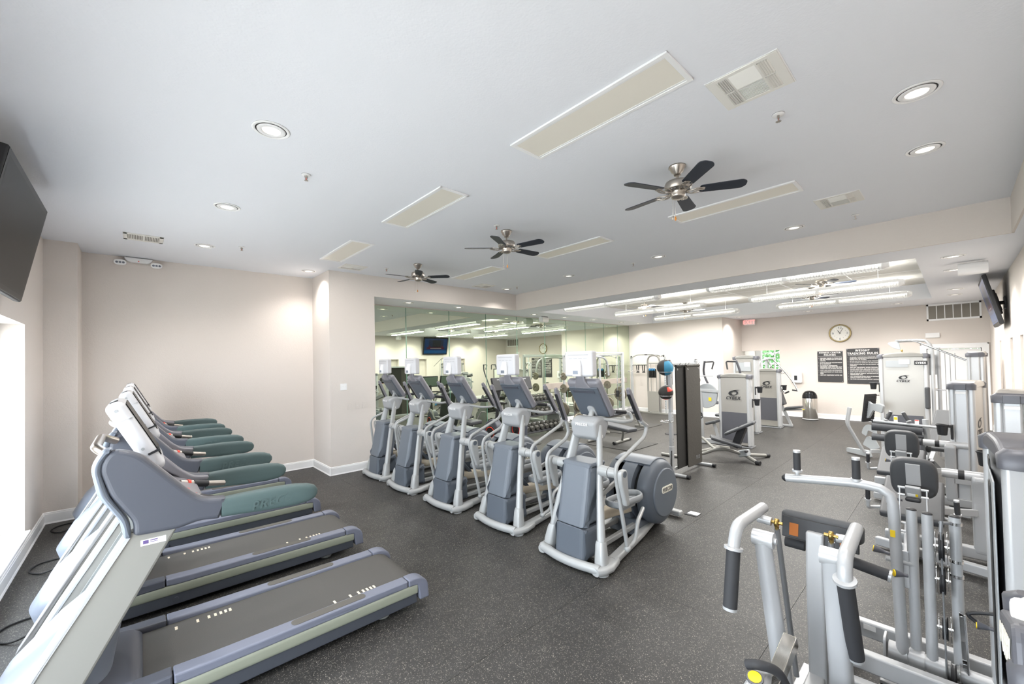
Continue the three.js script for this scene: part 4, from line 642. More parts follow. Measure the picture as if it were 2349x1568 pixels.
  const dl = part(t, 'dial', [lathe([[0, 0.012], [0.034, 0.012], [0.036, 0.006], [0.022, -0.012], [0.014, -0.04], [0, -0.04]], 24).rotateZ(R(18)).translate(2.08, 0.425, -0.66)], M.cap); part(dl, 'dial_face', [lathe([[0, 0.017], [0.028, 0.015], [0.028, 0.012], [0, 0.012]], 24).rotateZ(R(18)).translate(2.08, 0.425, -0.66)], M.yellow);
  part(t, 'seat', [box(0.34, 0.08, 0.34, 2.2, 0.3, 0.33, 0.03, 3)], M.pad);
  part(t, 'seat_stem', bar([2.3, 0.03, 0.4], [2.25, 0.27, 0.38], 0.06, 0.06), M.steel);
  knobOn(t, [3.2, 0.49, -0.1], [3.2, 0.49, -0.04]); part(t, 'coil_cord', curve([[3.2, 0.5, -0.04], [3.2, 0.53, -0.01], [3.2, 0.55, -0.04], [3.2, 0.57, -0.1]], 0.009, 20, 8), M.blackPlastic);
  shift(t, 2.9, 0.4);
}
{ // covered stack beside it
  const t = SM('weight tower with slanted dark cover and large pale maker logo beside the lever-arm machine', [1.68, 0, -0.3]);
  tower(t, 1.68, -0.255, 92, 1.2, { L: 0.44, D: 0.34, logo: [], panel: M.alu, top: M.white });
  part(t, 'slanted_cover', [slab([[1.44, 1.14, 0.02], [1.9, 1.02, 0.02], [1.92, 1.13, 0.03], [1.5, 1.27, 0.04]], 0.36, -0.25, 0.015, 0.02, 3)], M.cap);
  part(t, 'top_lid', [slab([[1.46, 1.24], [1.5, 1.3, 0.03], [1.88, 1.2, 0.04], [1.9, 1.14]], 0.3, -0.255, 0.02, 0.02, 3)], M.whiteGloss);
  part(t, 'maker_logo', facing(join([text('CYBEX', 0.07, 0.002).applyMatrix4(new THREE.Matrix4().makeShear(0, 0, 0.18, 0, 0, 0)).translate(0.06, 0, 0), logo(0.14)[0].translate(-0.155, -0.035, 0)]), [1.68, 1.14, -0.0685], 0, 0, 0.29), M.badge, 'pale maker logo');
  part(t, 'front_slot', box(0.16, 0.7, 0.004, 1.62, 0.62, -0.1), M.black);
  shift(t, 1.68, -0.3);
}
{ // two seated leg machines of one kind
  const build = (name, te = 0.83, tn = -0.56) => {
    const t = thing(name, 'seated leg machine with rounded grey backrest and a cup holder on its weight tower', 'weight machine', [0, 0, 0], 0, 'seated leg machines along the south wall');
    tower(t, te, tn, 100, 1.53, { L: 0.6, D: 0.22, logo: [-1], lw: 0.26, lh: 0.95, sticker: true, top: M.panel });
    cupHolder(t, [te - 0.33, 1.0, tn + 0.14], -20);
    const pd = part(t, 'backrest', loft([{ at: [-0.03, 0.79, 0], w: 0.0, h: 0.0, dir: [1, 0.25, 0], side: [0, 0, 1] }, { at: [-0.03, 0.79, 0], w: 0.27, h: 0.33, dir: [1, 0.25, 0], side: [0, 0, 1] }, { at: [-0.01, 0.79, 0], w: 0.305, h: 0.37, dir: [1, 0.25, 0], side: [0, 0, 1] }, { at: [0.04, 0.795, 0], w: 0.31, h: 0.375, dir: [1, 0.25, 0], side: [0, 0, 1] }, { at: [0.065, 0.8, 0], w: 0.26, h: 0.32, dir: [1, 0.25, 0], side: [0, 0, 1] }], 3.4, 32), M.pad, 'grey vinyl backrest');
    part(pd, 'back_bracket', [turn(box(0.012, 0.2, 0.095, -0.042, 0.83, 0, 0.004), 0, 0, R(14), [-0.04, 0.83, 0]), turn(box(0.03, 0.14, 0.1, -0.085, 0.68, 0, 0.01), 0, 0, R(30), [-0.085, 0.68, 0])], M.steel);
    part(pd, 'bracket_label', turn(box(0.002, 0.03, 0.055, -0.106, 0.67, 0.01), 0, 0, R(30), [-0.085, 0.68, 0]), M.white);
    part(pd, 'bracket_warning', turn(box(0.002, 0.03, 0.016, -0.1065, 0.67, -0.022), 0, 0, R(30), [-0.085, 0.68, 0]), M.yellow);
    part(t, 'bracket_pad', box(0.05, 0.035, 0.1, -0.135, 0.63, 0, 0.015), M.blackPlastic);
    for (const s of [-1, 1]) { part(t, 'link_bar', [bar([-0.11, 0.72, s * 0.085], [-0.15, 0.42, s * 0.085], 0.01, 0.022, 0.003), bar([-0.13, 0.66, s * 0.085], [-0.19, 0.36, s * 0.085], 0.01, 0.022, 0.003), ...[[-0.11, 0.72], [-0.13, 0.66], [-0.15, 0.42], [-0.19, 0.36]].map(([e, u]) => rod([e, u, s * 0.05], [e, u, s * 0.097], 0.011))], M.alu); }
    knobOn(t, [-0.1, 0.6, 0.07], [-0.1, 0.605, 0.14]);
    part(t, 'seat_pan', slab([[0.0, 0.44, 0.03], [0.62, 0.66, 0.03], [0.64, 0.6, 0.02], [0.03, 0.38, 0.02]], 0.42, 0.03, 0.02, 0.02, 3), M.pad, 'grey seat cushion');
    part(t, 'seat_base', [bar([0.1, 0.06, 0.03], [0.25, 0.46, 0.03], 0.09, 0.12, 0.012), bar([-0.2, 0.14, 0.03], [0.1, 0.38, 0.03], 0.08, 0.1, 0.01)], M.steel);
    const ps = part(t, 'arm_post', [slab([[0.47, 0.06], [0.47, 0.6, 0.1], [0.42, 0.78, 0.12], [0.53, 0.8, 0.16], [0.59, 0.6, 0.16], [0.59, 0.06]], 0.1, -0.4, 0.02, 0.05, 4)], M.steel);
    part(ps, 'arm_axle', [rod([0.5, 0.775, -0.18], [0.5, 0.775, -0.55], 0.042, 0.042, 22), rod([0.5, 0.775, -0.165], [0.5, 0.775, -0.18], 0.04)], M.alu);
    part(ps, 'axle_band', rod([0.5, 0.775, -0.27], [0.5, 0.775, -0.31], 0.044), M.blackPlastic);
    part(t, 'cross_brace', [bar([0.48, 0.45, -0.38], [0.3, 0.45, -0.1], 0.03, 0.06), bar([0.5, 0.35, -0.42], [0.5, 0.35, -0.62], 0.06, 0.08)], M.steel);
    part(t, 'base_beam', [bar([0.5, 0.08, 0.25], [0.52, 0.08, -0.62], 0.08, 0.1, 0.012), bar([0.3, 0.06, 0.3], [0.1, 0.06, -0.55], 0.06, 0.08, 0.012), bar([-0.2, 0.06, 0.03], [0.6, 0.06, 0.03], 0.08, 0.08, 0.012)], M.steel);
    for (const s of [-1, 1]) { const hd = part(t, 'side_handle', pipe([[0.15, 0.45, s * 0.17 + 0.03], [0.12, 0.43, s * 0.28 + 0.03], [0.05, 0.44, s * 0.29 + 0.03], [0.02, 0.62, s * 0.29 + 0.03]], 0.015, 0.05), M.steel); gripOn(t, [0.04, 0.52, s * 0.29 + 0.03], [0.01, 0.65, s * 0.285 + 0.03], 0.018, hd); }
    return t;
  };
  const a = build('leg_machine', 0.8, -0.66); a.position.copy(V([5.1, 0, 0.28])); a.userData.label = 'seated leg machine with grey backrest, next to the lever-arm machine';
  const b = build('leg_machine'); b.position.copy(V([6.85, 0, 0.47])); b.userData.label = 'seated leg machine with grey backrest, in front of the long rollers';
}
{ // leg curl with two long rollers
  const t = SM('leg curl machine with two long black rollers and a pair of upright grips', [7.9, 0, 0.6]);
  part(t, 'roller', rod([7.9, 0.86, 0.85], [7.92, 0.84, 0.33], 0.062, 0.062, 24), M.vinyl, 'black vinyl roller'); part(t, 'roller', rod([7.86, 0.71, 0.85], [7.88, 0.7, 0.34], 0.05, 0.05, 24), M.vinyl, 'black vinyl roller');
  part(t, 'top_bar', [rod([7.88, 0.94, 0.84], [7.9, 0.9, 0.12], 0.017)], M.alu); plug(t, [7.88, 0.94, 0.84], 0.02, 0.02);
  for (const [a, b] of [[[7.9, 0.96, 0.69], [7.95, 1.08, 0.64]], [[7.9, 0.96, 0.46], [7.95, 1.08, 0.52]]]) gripOn(t, a, b, 0.022);
  part(t, 'swing_post', [bar([7.95, 0.62, 0.28], [7.97, 1.0, 0.3], 0.045, 0.06, 0.012), bar([7.95, 0.72, 0.18], [7.98, 0.94, 0.16], 0.02, 0.05, 0.006)], M.steel); part(t, 'post_foot', ball(0.03, 0.05, 0.03, 7.94, 0.6, 0.28), M.blackPlastic);
  part(t, 'frame', [bar([8.0, 0.06, 0.85], [8.0, 0.06, 0.12], 0.08, 0.1, 0.012), bar([8.0, 0.06, 0.6], [8.05, 0.7, 0.58], 0.08, 0.08), bar([8.05, 0.5, 0.25], [8.3, 0.3, 0.15], 0.05, 0.12), bar([8.1, 0.06, 0.6], [8.9, 0.06, 0.5], 0.08, 0.08)], M.steel);
  part(t, 'incline_pad', [turn(box(0.75, 0.07, 0.26, 8.45, 0.8, 0.14, 0.025, 3), 0, R(-12), R(42), [8.45, 0.8, 0.14])], M.pad, 'sloping grey pad'); part(t, 'pad_rail', bar([8.2, 0.5, 0.1], [8.75, 1.0, 0.06], 0.05, 0.05), M.steel);
  part(t, 'foot_plate', [slab([[7.95, 0.3], [8.05, 0.5, 0.05], [8.2, 0.46, 0.06], [8.2, 0.34], [8.05, 0.28]], 0.012, 0.3, 0.002)], M.greyPlate);
  shift(t, 7.9, 0.6);
}
{ // leg press plate on bent tubes
  const t = SM('leg press with ribbed black foot plate on bent silver tubes by the trash can wall', [9.95, 0, 1.2]);
  const f = part(t, 'foot_plate', turn(box(0.03, 0.52, 0.26, 9.95, 0.92, 1.1, 0.006), 0, R(60), R(8), [9.95, 0.92, 1.1]), M.blackPlastic, 'ribbed black foot plate');
  part(f, 'rib', [...Array(16)].map((_, k) => turn(box(0.008, 0.012, 0.25, 9.932, 0.69 + k * 0.0305, 1.1), 0, R(60), R(8), [9.95, 0.92, 1.1])), M.rubber);
  part(t, 'plate_bracket', [turn(slab([[-0.3, 0.06], [-0.22, 0.09, 0.04], [-0.1, 0.07], [0.0, 0.16], [0.02, -0.2], [-0.04, -0.2], [-0.12, -0.04], [-0.26, -0.08]], 0.05, 0, 0.006, 0.03, 2), 0, R(60), 0).translate(9.93, 0.93, -1.13)], M.greyPlate);
  part(t, 'bent_tube', [-0.05, 0.05].map((d) => pipe([[9.8 + d, 0.92, 1.36 + d * 0.4], [9.82 + d, 0.62, 1.41 + d * 0.4], [9.95 + d, 0.1, 1.2 + d * 0.4]], 0.02, 0.08)), M.steel);
  part(t, 'cam_plate', [slab([[-0.12, 0], [-0.1, 0.14, 0.06], [0.06, 0.2, 0.06], [0.16, 0.12, 0.06], [0.2, 0.0], [0.1, -0.04], [0.06, 0.08], [-0.02, 0.06]], 0.012, 0, 0.002, 0.03).rotateY(R(50)).translate(9.95, 0.42, -1.08), slab([[-0.05, 0], [0.05, 0.16, 0.05], [0.2, 0.18, 0.05], [0.3, 0.0, 0.03], [0.12, -0.06]], 0.012, 0, 0.002, 0.03).rotateY(R(50)).translate(9.95, 0.2, -1.0)], M.greyPlate);
  part(t, 'base_plate', [slab([[-0.1, 0.0], [-0.06, 0.12, 0.05], [0.4, 0.08], [0.4, 0.0]], 0.06, 0, 0.006, 0.02).rotateY(R(50)).translate(9.95, 0.02, -1.16), rod([9.98, 0, 1.12], [9.98, 0.02, 1.12], 0.03)], M.greyPlate);
  part(t, 'sled_rail', [bar([9.98, 0.12, 1.1], [10.05, 0.12, 0.98], 0.06, 0.06)], M.steel);
  shift(t, 9.95, 1.2);
}
{ // lat pulldown
  const t = SM('lat pulldown tower with overhead bar and white pulley guards by the white door', [10.6, 0, 0.6]);
  tower(t, 10.55, 0.66, 0, 1.9, { L: 0.64, D: 0.26, logo: [], stack: 1 });
  const W = 10.55 - 0.13;
  part(t, 'instruction_plate', [box(0.004, 0.12, 0.3, W - 0.0, 1.72, 0.74), box(0.005, 0.075, 0.13, W - 0.001, 1.75, 0.62)], M.greyPlate);
  part(t, 'exercise_card', box(0.004, 0.08, 0.14, W - 0.004, 1.755, 0.64), M.white);
  const sg = part(t, 'maker_sign', box(0.012, 0.075, 0.17, W - 0.012, 1.735, 0.42, 0.006), M.ink); part(sg, 'lettering', facing(text('CYBEX', 0.032, 0.001), [W - 0.0185, 1.735, 0.42], 270), M.white);
  part(t, 'panel_mark', facing(join(logo(0.17)), [W - 0.002, 1.42, 0.66], 270), M.ink);
  for (const [u, n, m] of [[0.66, 0.78, M.white], [0.62, 0.5, M.white]]) part(t, 'caution_label', box(0.003, 0.16, 0.055, W - 0.004, u, n), m);
  part(t, 'caution_print', [box(0.004, 0.05, 0.045, W - 0.0045, 0.7, 0.78), box(0.004, 0.04, 0.045, W - 0.0045, 0.6, 0.78)], M.yellow);
  part(t, 'label_stripe', box(0.004, 0.014, 0.05, W - 0.0045, 0.69, 0.5), M.red);
  part(t, 'dark_shield', box(0.005, 0.7, 0.5, W + 0.008, 0.42, 0.66), M.cap);
  cupHolder(t, [10.5, 1.34, 1.0], 0);
  part(t, 'peg', rod([10.45, 1.12, 1.0], [10.45, 1.12, 1.07], 0.008), M.ink);
  part(t, 'overhead_arm', pipe([[10.45, 2.14, 0.72], [10.45, 2.145, 0.32], [10.45, 1.95, 0.27], [10.45, 0.05, 0.28]], 0.026, 0.14, 16), M.steel);
  part(t, 'mast_second', rod([10.6, 0.05, 0.2], [10.6, 2.0, 0.2], 0.026), M.steel);
  part(t, 'lat_bar', pipe([[10.35, 2.15, 0.74], [10.35, 2.14, 0.5], [10.3, 1.77, -0.13]], 0.014, 0.05), M.chrome);
  part(t, 'pulley_guard', [slab([[0.0, 0.0], [0.02, 0.16, 0.05], [0.2, 0.14, 0.07], [0.1, 0.03, 0.03]], 0.03, 0, 0.004, 0.02).rotateY(R(90)).translate(10.45, 1.98, -0.68), slab([[0, 0], [0, 0.36, 0.02], [0.12, 0.36, 0.02], [0.26, 0.12, 0.1], [0.34, 0.16, 0.1], [0.24, -0.03, 0.08]], 0.02, 0, 0.003, 0.03).rotateY(R(90)).translate(10.6, 1.52, -0.2)], M.greyPlate, 'pale pulley guard');
  part(t, 'snap_hook', [rod([10.45, 1.98, 0.66], [10.45, 1.93, 0.66], 0.008), ball(0.016, 0.02, 0.016, 10.45, 1.965, 0.665)], M.brass);
  part(t, 'cable', [[0.36, 1.3], [0.12, 0.7], [0.06, 0.6], [0.0, 0.5]].map(([n, u0]) => rod([10.5, u0, n], [10.52, 1.9, n], 0.004, 0.004, 6)), M.steelDark);
  part(t, 'foam_bolster', [rod([10.4, 0.93, 0.35], [10.4, 1.28, 0.35], 0.035, 0.035, 18), ball(0.035, 0.02, 0.035, 10.4, 1.28, 0.35), ball(0.035, 0.02, 0.035, 10.4, 0.93, 0.35)], M.pad);
  part(t, 'stop_peg', rod([10.45, 1.25, 0.26], [10.45, 1.25, 0.12], 0.009), M.chrome);
  part(t, 'seat', [box(0.3, 0.07, 0.3, 9.95, 0.5, 0.4, 0.025, 3), bar([9.95, 0.04, 0.4], [9.95, 0.47, 0.4], 0.07, 0.07), bar([9.75, 0.04, 0.4], [10.45, 0.04, 0.45], 0.07, 0.07)], M.pad);
  shift(t, 10.6, 0.6);
}
{ const t = SM('tall narrow weight tower standing in front of the white door', [11.8, 0, -0.2]); tower(t, 11.8, -0.28, 96, 1.9, { L: 0.5, D: 0.22, logo: [] }); shift(t, 11.8, -0.2); }
{ // press machine with tower showing the maker's name to the room
  const t = SM('weight tower with large black logo panel and curved handles behind the mat rack', [9.47, 0, 3.22]);
  tower(t, 9.47, 3.22, 0, 1.53, { L: 0.6, D: 0.24, logo: [], lw: 0.27 });
  part(t, 'maker_logo', facing(join(logo(0.27)), [9.347, 1.07, 3.22], 270), M.ink, 'black maker logo');
  cupHolder(t, [9.5, 1.0, 2.9], 180); cupHolder(t, [9.7, 1.25, 2.9], 180);
  part(t, 'dark_stack', box(0.006, 0.62, 0.5, 9.362, 0.42, 3.22), M.cap);
  part(t, 'frame', [bar([9.45, 0.06, 3.5], [9.2, 0.06, 4.2], 0.08, 0.1), bar([9.35, 0.06, 3.9], [9.4, 1.2, 3.95], 0.08, 0.08), bar([9.4, 1.16, 3.5], [9.4, 1.18, 4.1], 0.05, 0.06)], M.steel);
  part(t, 'cam_cover', slab([[-0.2, 0.3, 0.1], [-0.05, 0.5, 0.15], [0.2, 0.45, 0.1], [0.26, 0.1, 0.1], [0.1, -0.1, 0.1], [-0.15, 0.0, 0.1]], 0.05, 0, 0.01, 0.05).rotateY(R(90)).translate(9.42, 0.85, -3.75), M.greyPlate);
  part(t, 'cover_label', box(0.002, 0.08, 0.06, 9.39, 0.98, 3.72), M.yellow);
  part(t, 'knee_roll', rod([9.3, 1.43, 4.15], [9.3, 1.4, 3.9], 0.05, 0.05, 20), M.pad); part(t, 'roll_bracket', [bar([9.3, 1.5, 4.2], [9.3, 1.5, 3.6], 0.03, 0.02), pipe([[9.3, 1.36, 4.1], [9.3, 1.25, 4.12], [9.4, 1.17, 4.05]], 0.014)], M.steel);
  part(t, 'seat', turn(box(0.3, 0.06, 0.24, 9.25, 0.5, 3.62, 0.025, 3), R(-18), 0, 0, [9.25, 0.5, 3.62]), M.pad); part(t, 'seat_stem', bar([9.3, 0.06, 3.5], [9.27, 0.47, 3.6], 0.06, 0.06), M.steel);
  shift(t, 9.47, 3.22);
}
{ const t = SM('shoulder press with a pair of hooked dark handles and tall weight tower', [11.4, 0, 3.6]);
  tower(t, 11.4, 3.6, 0, 1.92, { L: 0.5, D: 0.3, logo: [], stack: 1 });
  part(t, 'instruction_plate', box(0.004, 0.22, 0.34, 11.245, 1.66, 3.62), M.greyPlate); part(t, 'plate_cards', box(0.005, 0.11, 0.12, 11.243, 1.72, 3.53), M.white);
  for (const [s, n] of [[1, 4.22], [-1, 3.5]]) {
    const k = s > 0 ? -1 : 1; const a = part(t, 'press_arm', [pipe([[10.6, 0.75, n - s * 0.2], [10.5, 1.45, n + s * 0.06], [10.45, 1.6, n + s * 0.06], [10.4, 1.83, n]], 0.026, 0.2, 14)], M.cap);
    part(a, 'hooked_handle', pipe([[10.4, 1.8, n], [10.4, 1.81, n - s * 0.22], [10.36, 1.62, n - s * 0.18]], 0.018, 0.04), M.blackPlastic);
  }
  part(t, 'frame', [bar([10.6, 0.8, 4.02], [11.2, 0.9, 3.9], 0.05, 0.06), bar([10.6, 0.8, 3.7], [11.2, 0.9, 3.7], 0.05, 0.06), bar([10.4, 0.05, 3.86], [11.3, 0.05, 3.8], 0.08, 0.1), bar([11.0, 0.05, 3.86], [11.0, 0.95, 3.86], 0.08, 0.08)], M.steel);
  part(t, 'seat', [box(0.32, 0.07, 0.32, 10.55, 0.5, 3.86, 0.03, 3), turn(box(0.07, 0.6, 0.3, 10.78, 0.86, 3.86, 0.03, 3), 0, 0, R(-10), [10.78, 0.86, 3.86]), bar([10.6, 0.05, 3.86], [10.58, 0.48, 3.86], 0.06, 0.06)], M.pad);
  shift(t, 11.4, 3.6);
}
{ // incline press by the doorway
  const t = SM('incline chest press with long chrome arms and grey pads next to the trash can', [12.6, 0, 3.46]);
  tower(t, 12.6, 3.46, 0, 1.56, { L: 0.57, D: 0.26, logo: [] });
  part(t, 'maker_logo', facing(join(logo(0.25)), [12.465, 1.12, 3.46], 270), M.ink, 'black maker logo'); part(t, 'dark_stack', box(0.006, 0.6, 0.46, 12.482, 0.5, 3.46), M.cap);
  cupHolder(t, [12.6, 1.12, 3.16], 180);
  part(t, 'head_frame', [pipe([[12.7, 1.5, 3.75], [12.9, 1.78, 3.72], [13.0, 1.86, 3.5]], 0.022, 0.1), rod([13.0, 1.85, 3.62], [13.0, 1.85, 3.36], 0.026), bar([13.05, 1.1, 3.6], [13.05, 1.85, 3.6], 0.06, 0.05), ball(0.035, 0.035, 0.035, 13, 1.85, 3.56)], M.steel);
  part(t, 'press_arm', [pipe([[13.0, 1.85, 3.44], [13.0, 1.5, 3.16], [12.95, 1.2, 2.95], [12.9, 0.97, 2.84]], 0.021, 0.2), pipe([[13.0, 1.85, 3.56], [13.05, 1.35, 3.4], [13.0, 1.0, 3.22], [12.98, 0.9, 3.16]], 0.021, 0.2), rod([13.0, 1.46, 3.14], [13.05, 1.4, 3.38], 0.012)], M.chrome);
  part(t, 'handle_grip', [rod([12.9, 0.98, 2.86], [12.88, 1.0, 2.97], 0.02), rod([12.97, 0.9, 3.15], [12.95, 0.95, 3.06], 0.02)], M.blackPlastic);
  part(t, 'backrest', turn(box(0.26, 0.56, 0.08, 13.0, 0.85, 3.26, 0.035, 4), R(-16), 0, 0, [13.0, 0.85, 3.26]), M.pad, 'grey vinyl backrest');
  part(t, 'seat', turn(box(0.24, 0.06, 0.4, 13.0, 0.52, 2.97, 0.028, 3), R(-9), 0, 0, [13.0, 0.52, 2.97]), M.pad, 'grey vinyl seat');
  part(t, 'seat_frame', [bar([13.0, 0.44, 3.2], [13.0, 0.48, 2.78], 0.05, 0.04), bar([13.0, 0.78, 3.34], [13.0, 0.04, 3.04], 0.05, 0.07), bar([13.0, 0.03, 3.5], [13.0, 0.03, 3.0], 0.06, 0.05)], M.steel); part(t, 'seat_pin', rod([13.0, 0.48, 2.78], [13.0, 0.48, 2.74], 0.012), M.yellow);
  shift(t, 12.6, 3.46);
}
// ---------- mat and ball rack ----------
{
  const t = thing('mat_rack', 'tall silver mat rack with wire ball hoops standing behind the elliptical trainers', 'rack', [6.88, 0, 3.15]);
  for (const [e, s] of [[6.38, -1], [7.38, 1]]) {
    part(t, 'post', [box(0.075, 1.83, 0.05, e, 0.955, 3.15, 0.012)], M.steel); part(t, 'post_cap', ball(0.035, 0.014, 0.024, e, 1.87, 3.15), M.blackPlastic);
    part(t, 'bolt', [0.55, 0.6, 0.95, 1.0, 1.3, 1.6].map((u) => rod([e, u, 3.12], [e, u, 3.118], 0.009, 0.009, 10)), M.chrome);
    part(t, 'sleeve', [box(0.085, 0.16, 0.058, e, 0.95, 3.15, 0.012), box(0.085, 0.13, 0.058, e, 0.42, 3.15, 0.012)], M.alu);
    const f = part(t, 'foot', rod([e, 0.03, 2.9], [e, 0.03, 3.45], 0.026), M.steel); part(f, 'foot_cap', [rod([e, 0.03, 2.86], [e, 0.03, 2.91], 0.031), rod([e, 0.03, 3.44], [e, 0.03, 3.49], 0.031)], M.blackPlastic);
  }
  for (const u of [1.8, 0.1]) part(t, 'cross_bar', bar([6.38, u, 3.15], [7.38, u, 3.15], 0.03, 0.05), M.steel);
  part(t, 'mat_hook', [6.5, 6.7, 6.82, 7.22].map((e) => pipe([[e, 1.8, 3.13], [e, 1.79, 3.05], [e, 1.83, 3.02]], 0.005, 0.02, 8)), M.chrome);
  for (const [u, r] of [[1.69, 0.115], [1.31, 0.1], [0.9, 0.1]]) part(t, 'ball_hoop', [new THREE.TorusGeometry(r, 0.006, 8, 36).rotateX(Math.PI / 2).translate(6.23, u, -3.15), rod([6.34, u, 3.15], [6.32, u, 3.15], 0.006)], M.chrome);
  part(t, 'strap_clip', [pipe([[6.33, 0.42, 3.13], [6.3, 0.3, 3.12], [6.29, 0.2, 3.12]], 0.008), box(0.02, 0.05, 0.02, 6.285, 0.18, 3.12)], M.blackPlastic);
  shift(t, 6.88, 3.15);
  const mt = (name, e0, e1, n, m, label, u0 = 0.1) => { const o = thing(name, label, 'mat', [(e0 + e1) / 2, u0, n]); part(o, 'foam_sheet', [slab(outline([[-(e1 - e0) / 2, 0], [(e1 - e0) / 2, 0], [(e1 - e0) / 2, 1.78 - u0], [-(e1 - e0) / 2, 1.78 - u0]], 0.03), 0.016, 0, 0.004), rod([-(e1 - e0) / 2 + 0.01, 1.775 - u0, 0], [(e1 - e0) / 2 - 0.01, 1.775 - u0, 0], 0.02)], m); part(o, 'eyelet', [-1, 1].map((s) => new THREE.TorusGeometry(0.012, 0.004, 6, 14).translate(s * ((e1 - e0) / 2 - 0.06), 1.72 - u0, 0.011)), M.chrome); return o; };
  mt('exercise_mat', 6.47, 6.95, 3.1, M.foamMatDark, 'thin black exercise mat hanging behind the wider mat');
  const w = mt('exercise_mat', 6.76, 7.3, 3.06, M.foamMat, 'wide charcoal exercise mat hanging on the rack hooks', 0.08); part(w, 'print', facing(text('TKO', 0.06, 0.001), [0.1, 0.12, -0.0088], 180), M.steelDark);
}
function medBall(label, at, r, a, b, stripes) {
  const o = thing('medicine_ball', label, 'ball', at);
  part(o, 'ball', ball(r, r, r, 0, 0, 0, 36, 24), a);
  stripes.forEach(([p0, pl, t0, tl, ry, rz]) => part(o, 'colour_panel', new THREE.SphereGeometry(r * 1.006, 20, 14, R(p0), R(pl), R(t0), R(tl)).rotateZ(R(rz)).rotateY(R(ry)), b));
}
medBall('black medicine ball with broad blue panels on the upper rack hoop', [6.23, 1.76, 3.15], 0.127, M.blackBall, M.blueBall, [[0, 80, 25, 130, 20, 15], [180, 80, 25, 130, 20, 15]]);
medBall('black medicine ball with red patches on the lower rack hoop', [6.23, 1.36, 3.15], 0.113, M.blackBall, M.red, [[0, 70, 20, 40, 40, 20], [150, 90, 95, 30, 40, 10], [0, 360, 150, 30, 0, 0]]);

// ---------- stretching frame and sit-up bench ----------
{
  const t = thing('stretch_trainer', 'silver stretching frame with looped black handles and hanging blue strap', 'stretch machine', [8.12, 0, 3.62]);
  part(t, 'column', [loft([{ at: [7.75, 0.1, 3.4], w: 0.06, h: 0.1 }, { at: [7.95, 0.5, 3.37], w: 0.07, h: 0.1 }, { at: [8.1, 0.78, 3.35], w: 0.05, h: 0.08 }], 3)], M.silver); part(t, 'column_lettering', facing(text('PRECOR', 0.05, 0.001), [7.93, 0.55, 3.324], 180, 0, R(58)), M.ink);
  part(t, 'handle_loop', [curve([[8.1, 0.8, 3.35], [8.05, 0.84, 3.4], [8.0, 0.76, 3.4], [8.1, 0.68, 3.32], [8.35, 0.68, 3.25], [8.4, 0.72, 3.22]], 0.016, 30, 10), curve([[8.1, 0.8, 3.35], [8.3, 0.92, 3.4], [8.55, 0.82, 3.36], [8.62, 0.72, 3.32], [8.45, 0.74, 3.3]], 0.016, 30, 10)], M.blackPlastic);
  part(t, 'base_tube', [pipe([[7.7, 0.12, 3.42], [7.85, 0.05, 3.38], [8.4, 0.04, 3.2], [8.9, 0.05, 3.1]], 0.03, 0.12), pipe([[7.6, 0.03, 3.1], [7.6, 0.03, 3.7]], 0.03), bar([8.9, 0.05, 2.9], [8.9, 0.05, 3.3], 0.05, 0.05)], M.silver);
  part(t, 'strap', [box(0.03, 0.32, 0.004, 8.02, 0.6, 3.31), box(0.05, 0.1, 0.006, 7.995, 0.42, 3.31), box(0.05, 0.1, 0.006, 8.05, 0.42, 3.31)], M.blueStrap, 'blue nylon strap');
  shift(t, 8.1, 3.35);
}
{
  const t = thing('sit_up_bench', 'low sit-up bench with black pads and three capped silver feet beside the logo tower', 'bench', [8.1, 0, 2.75]);
  part(t, 'seat_pad', bar([7.8, 0.44, 3.1], [8.02, 0.3, 2.66], 0.3, 0.06, 0.025), M.pad); part(t, 'knee_pad', bar([7.98, 0.5, 2.9], [8.06, 0.75, 2.43], 0.27, 0.05, 0.022), M.pad);
  part(t, 'riser', bar([8.04, 0.27, 2.76], [8.04, 0.64, 2.62], 0.13, 0.12, 0.01), M.blackPlastic);
  part(t, 'main_tube', pipe([[7.85, 0.05, 3.5], [7.9, 0.08, 3.3], [7.92, 0.24, 2.98], [8.2, 0.12, 2.68], [8.04, 0.035, 2.4]], 0.03, 0.14, 14), M.silver); part(t, 'side_tube', pipe([[8.15, 0.12, 2.7], [8.76, 0.035, 2.45]], 0.03), M.silver); part(t, 'brace_tube', pipe([[8.4, 0.3, 3.5], [8.25, 0.12, 3.2], [8.05, 0.2, 2.85]], 0.026, 0.12), M.silver);
  part(t, 'swivel_plate', bar([8.2, 0.12, 2.74], [8.16, 0.17, 2.58], 0.13, 0.12, 0.02), M.greyPlate); part(t, 'release_lever', ball(0.05, 0.025, 0.03, 8.1, 0.2, 2.6), M.blackPlastic);
  for (const [a, b] of [[[8.05, 0.036, 2.43], [8.03, 0.034, 2.36]], [[8.72, 0.036, 2.468], [8.79, 0.034, 2.434]], [[7.85, 0.05, 3.48], [7.85, 0.05, 3.55]]]) part(t, 'foot_cap', rod(a, b, 0.037), M.blackPlastic);
  shift(t, 8.1, 2.75);
}
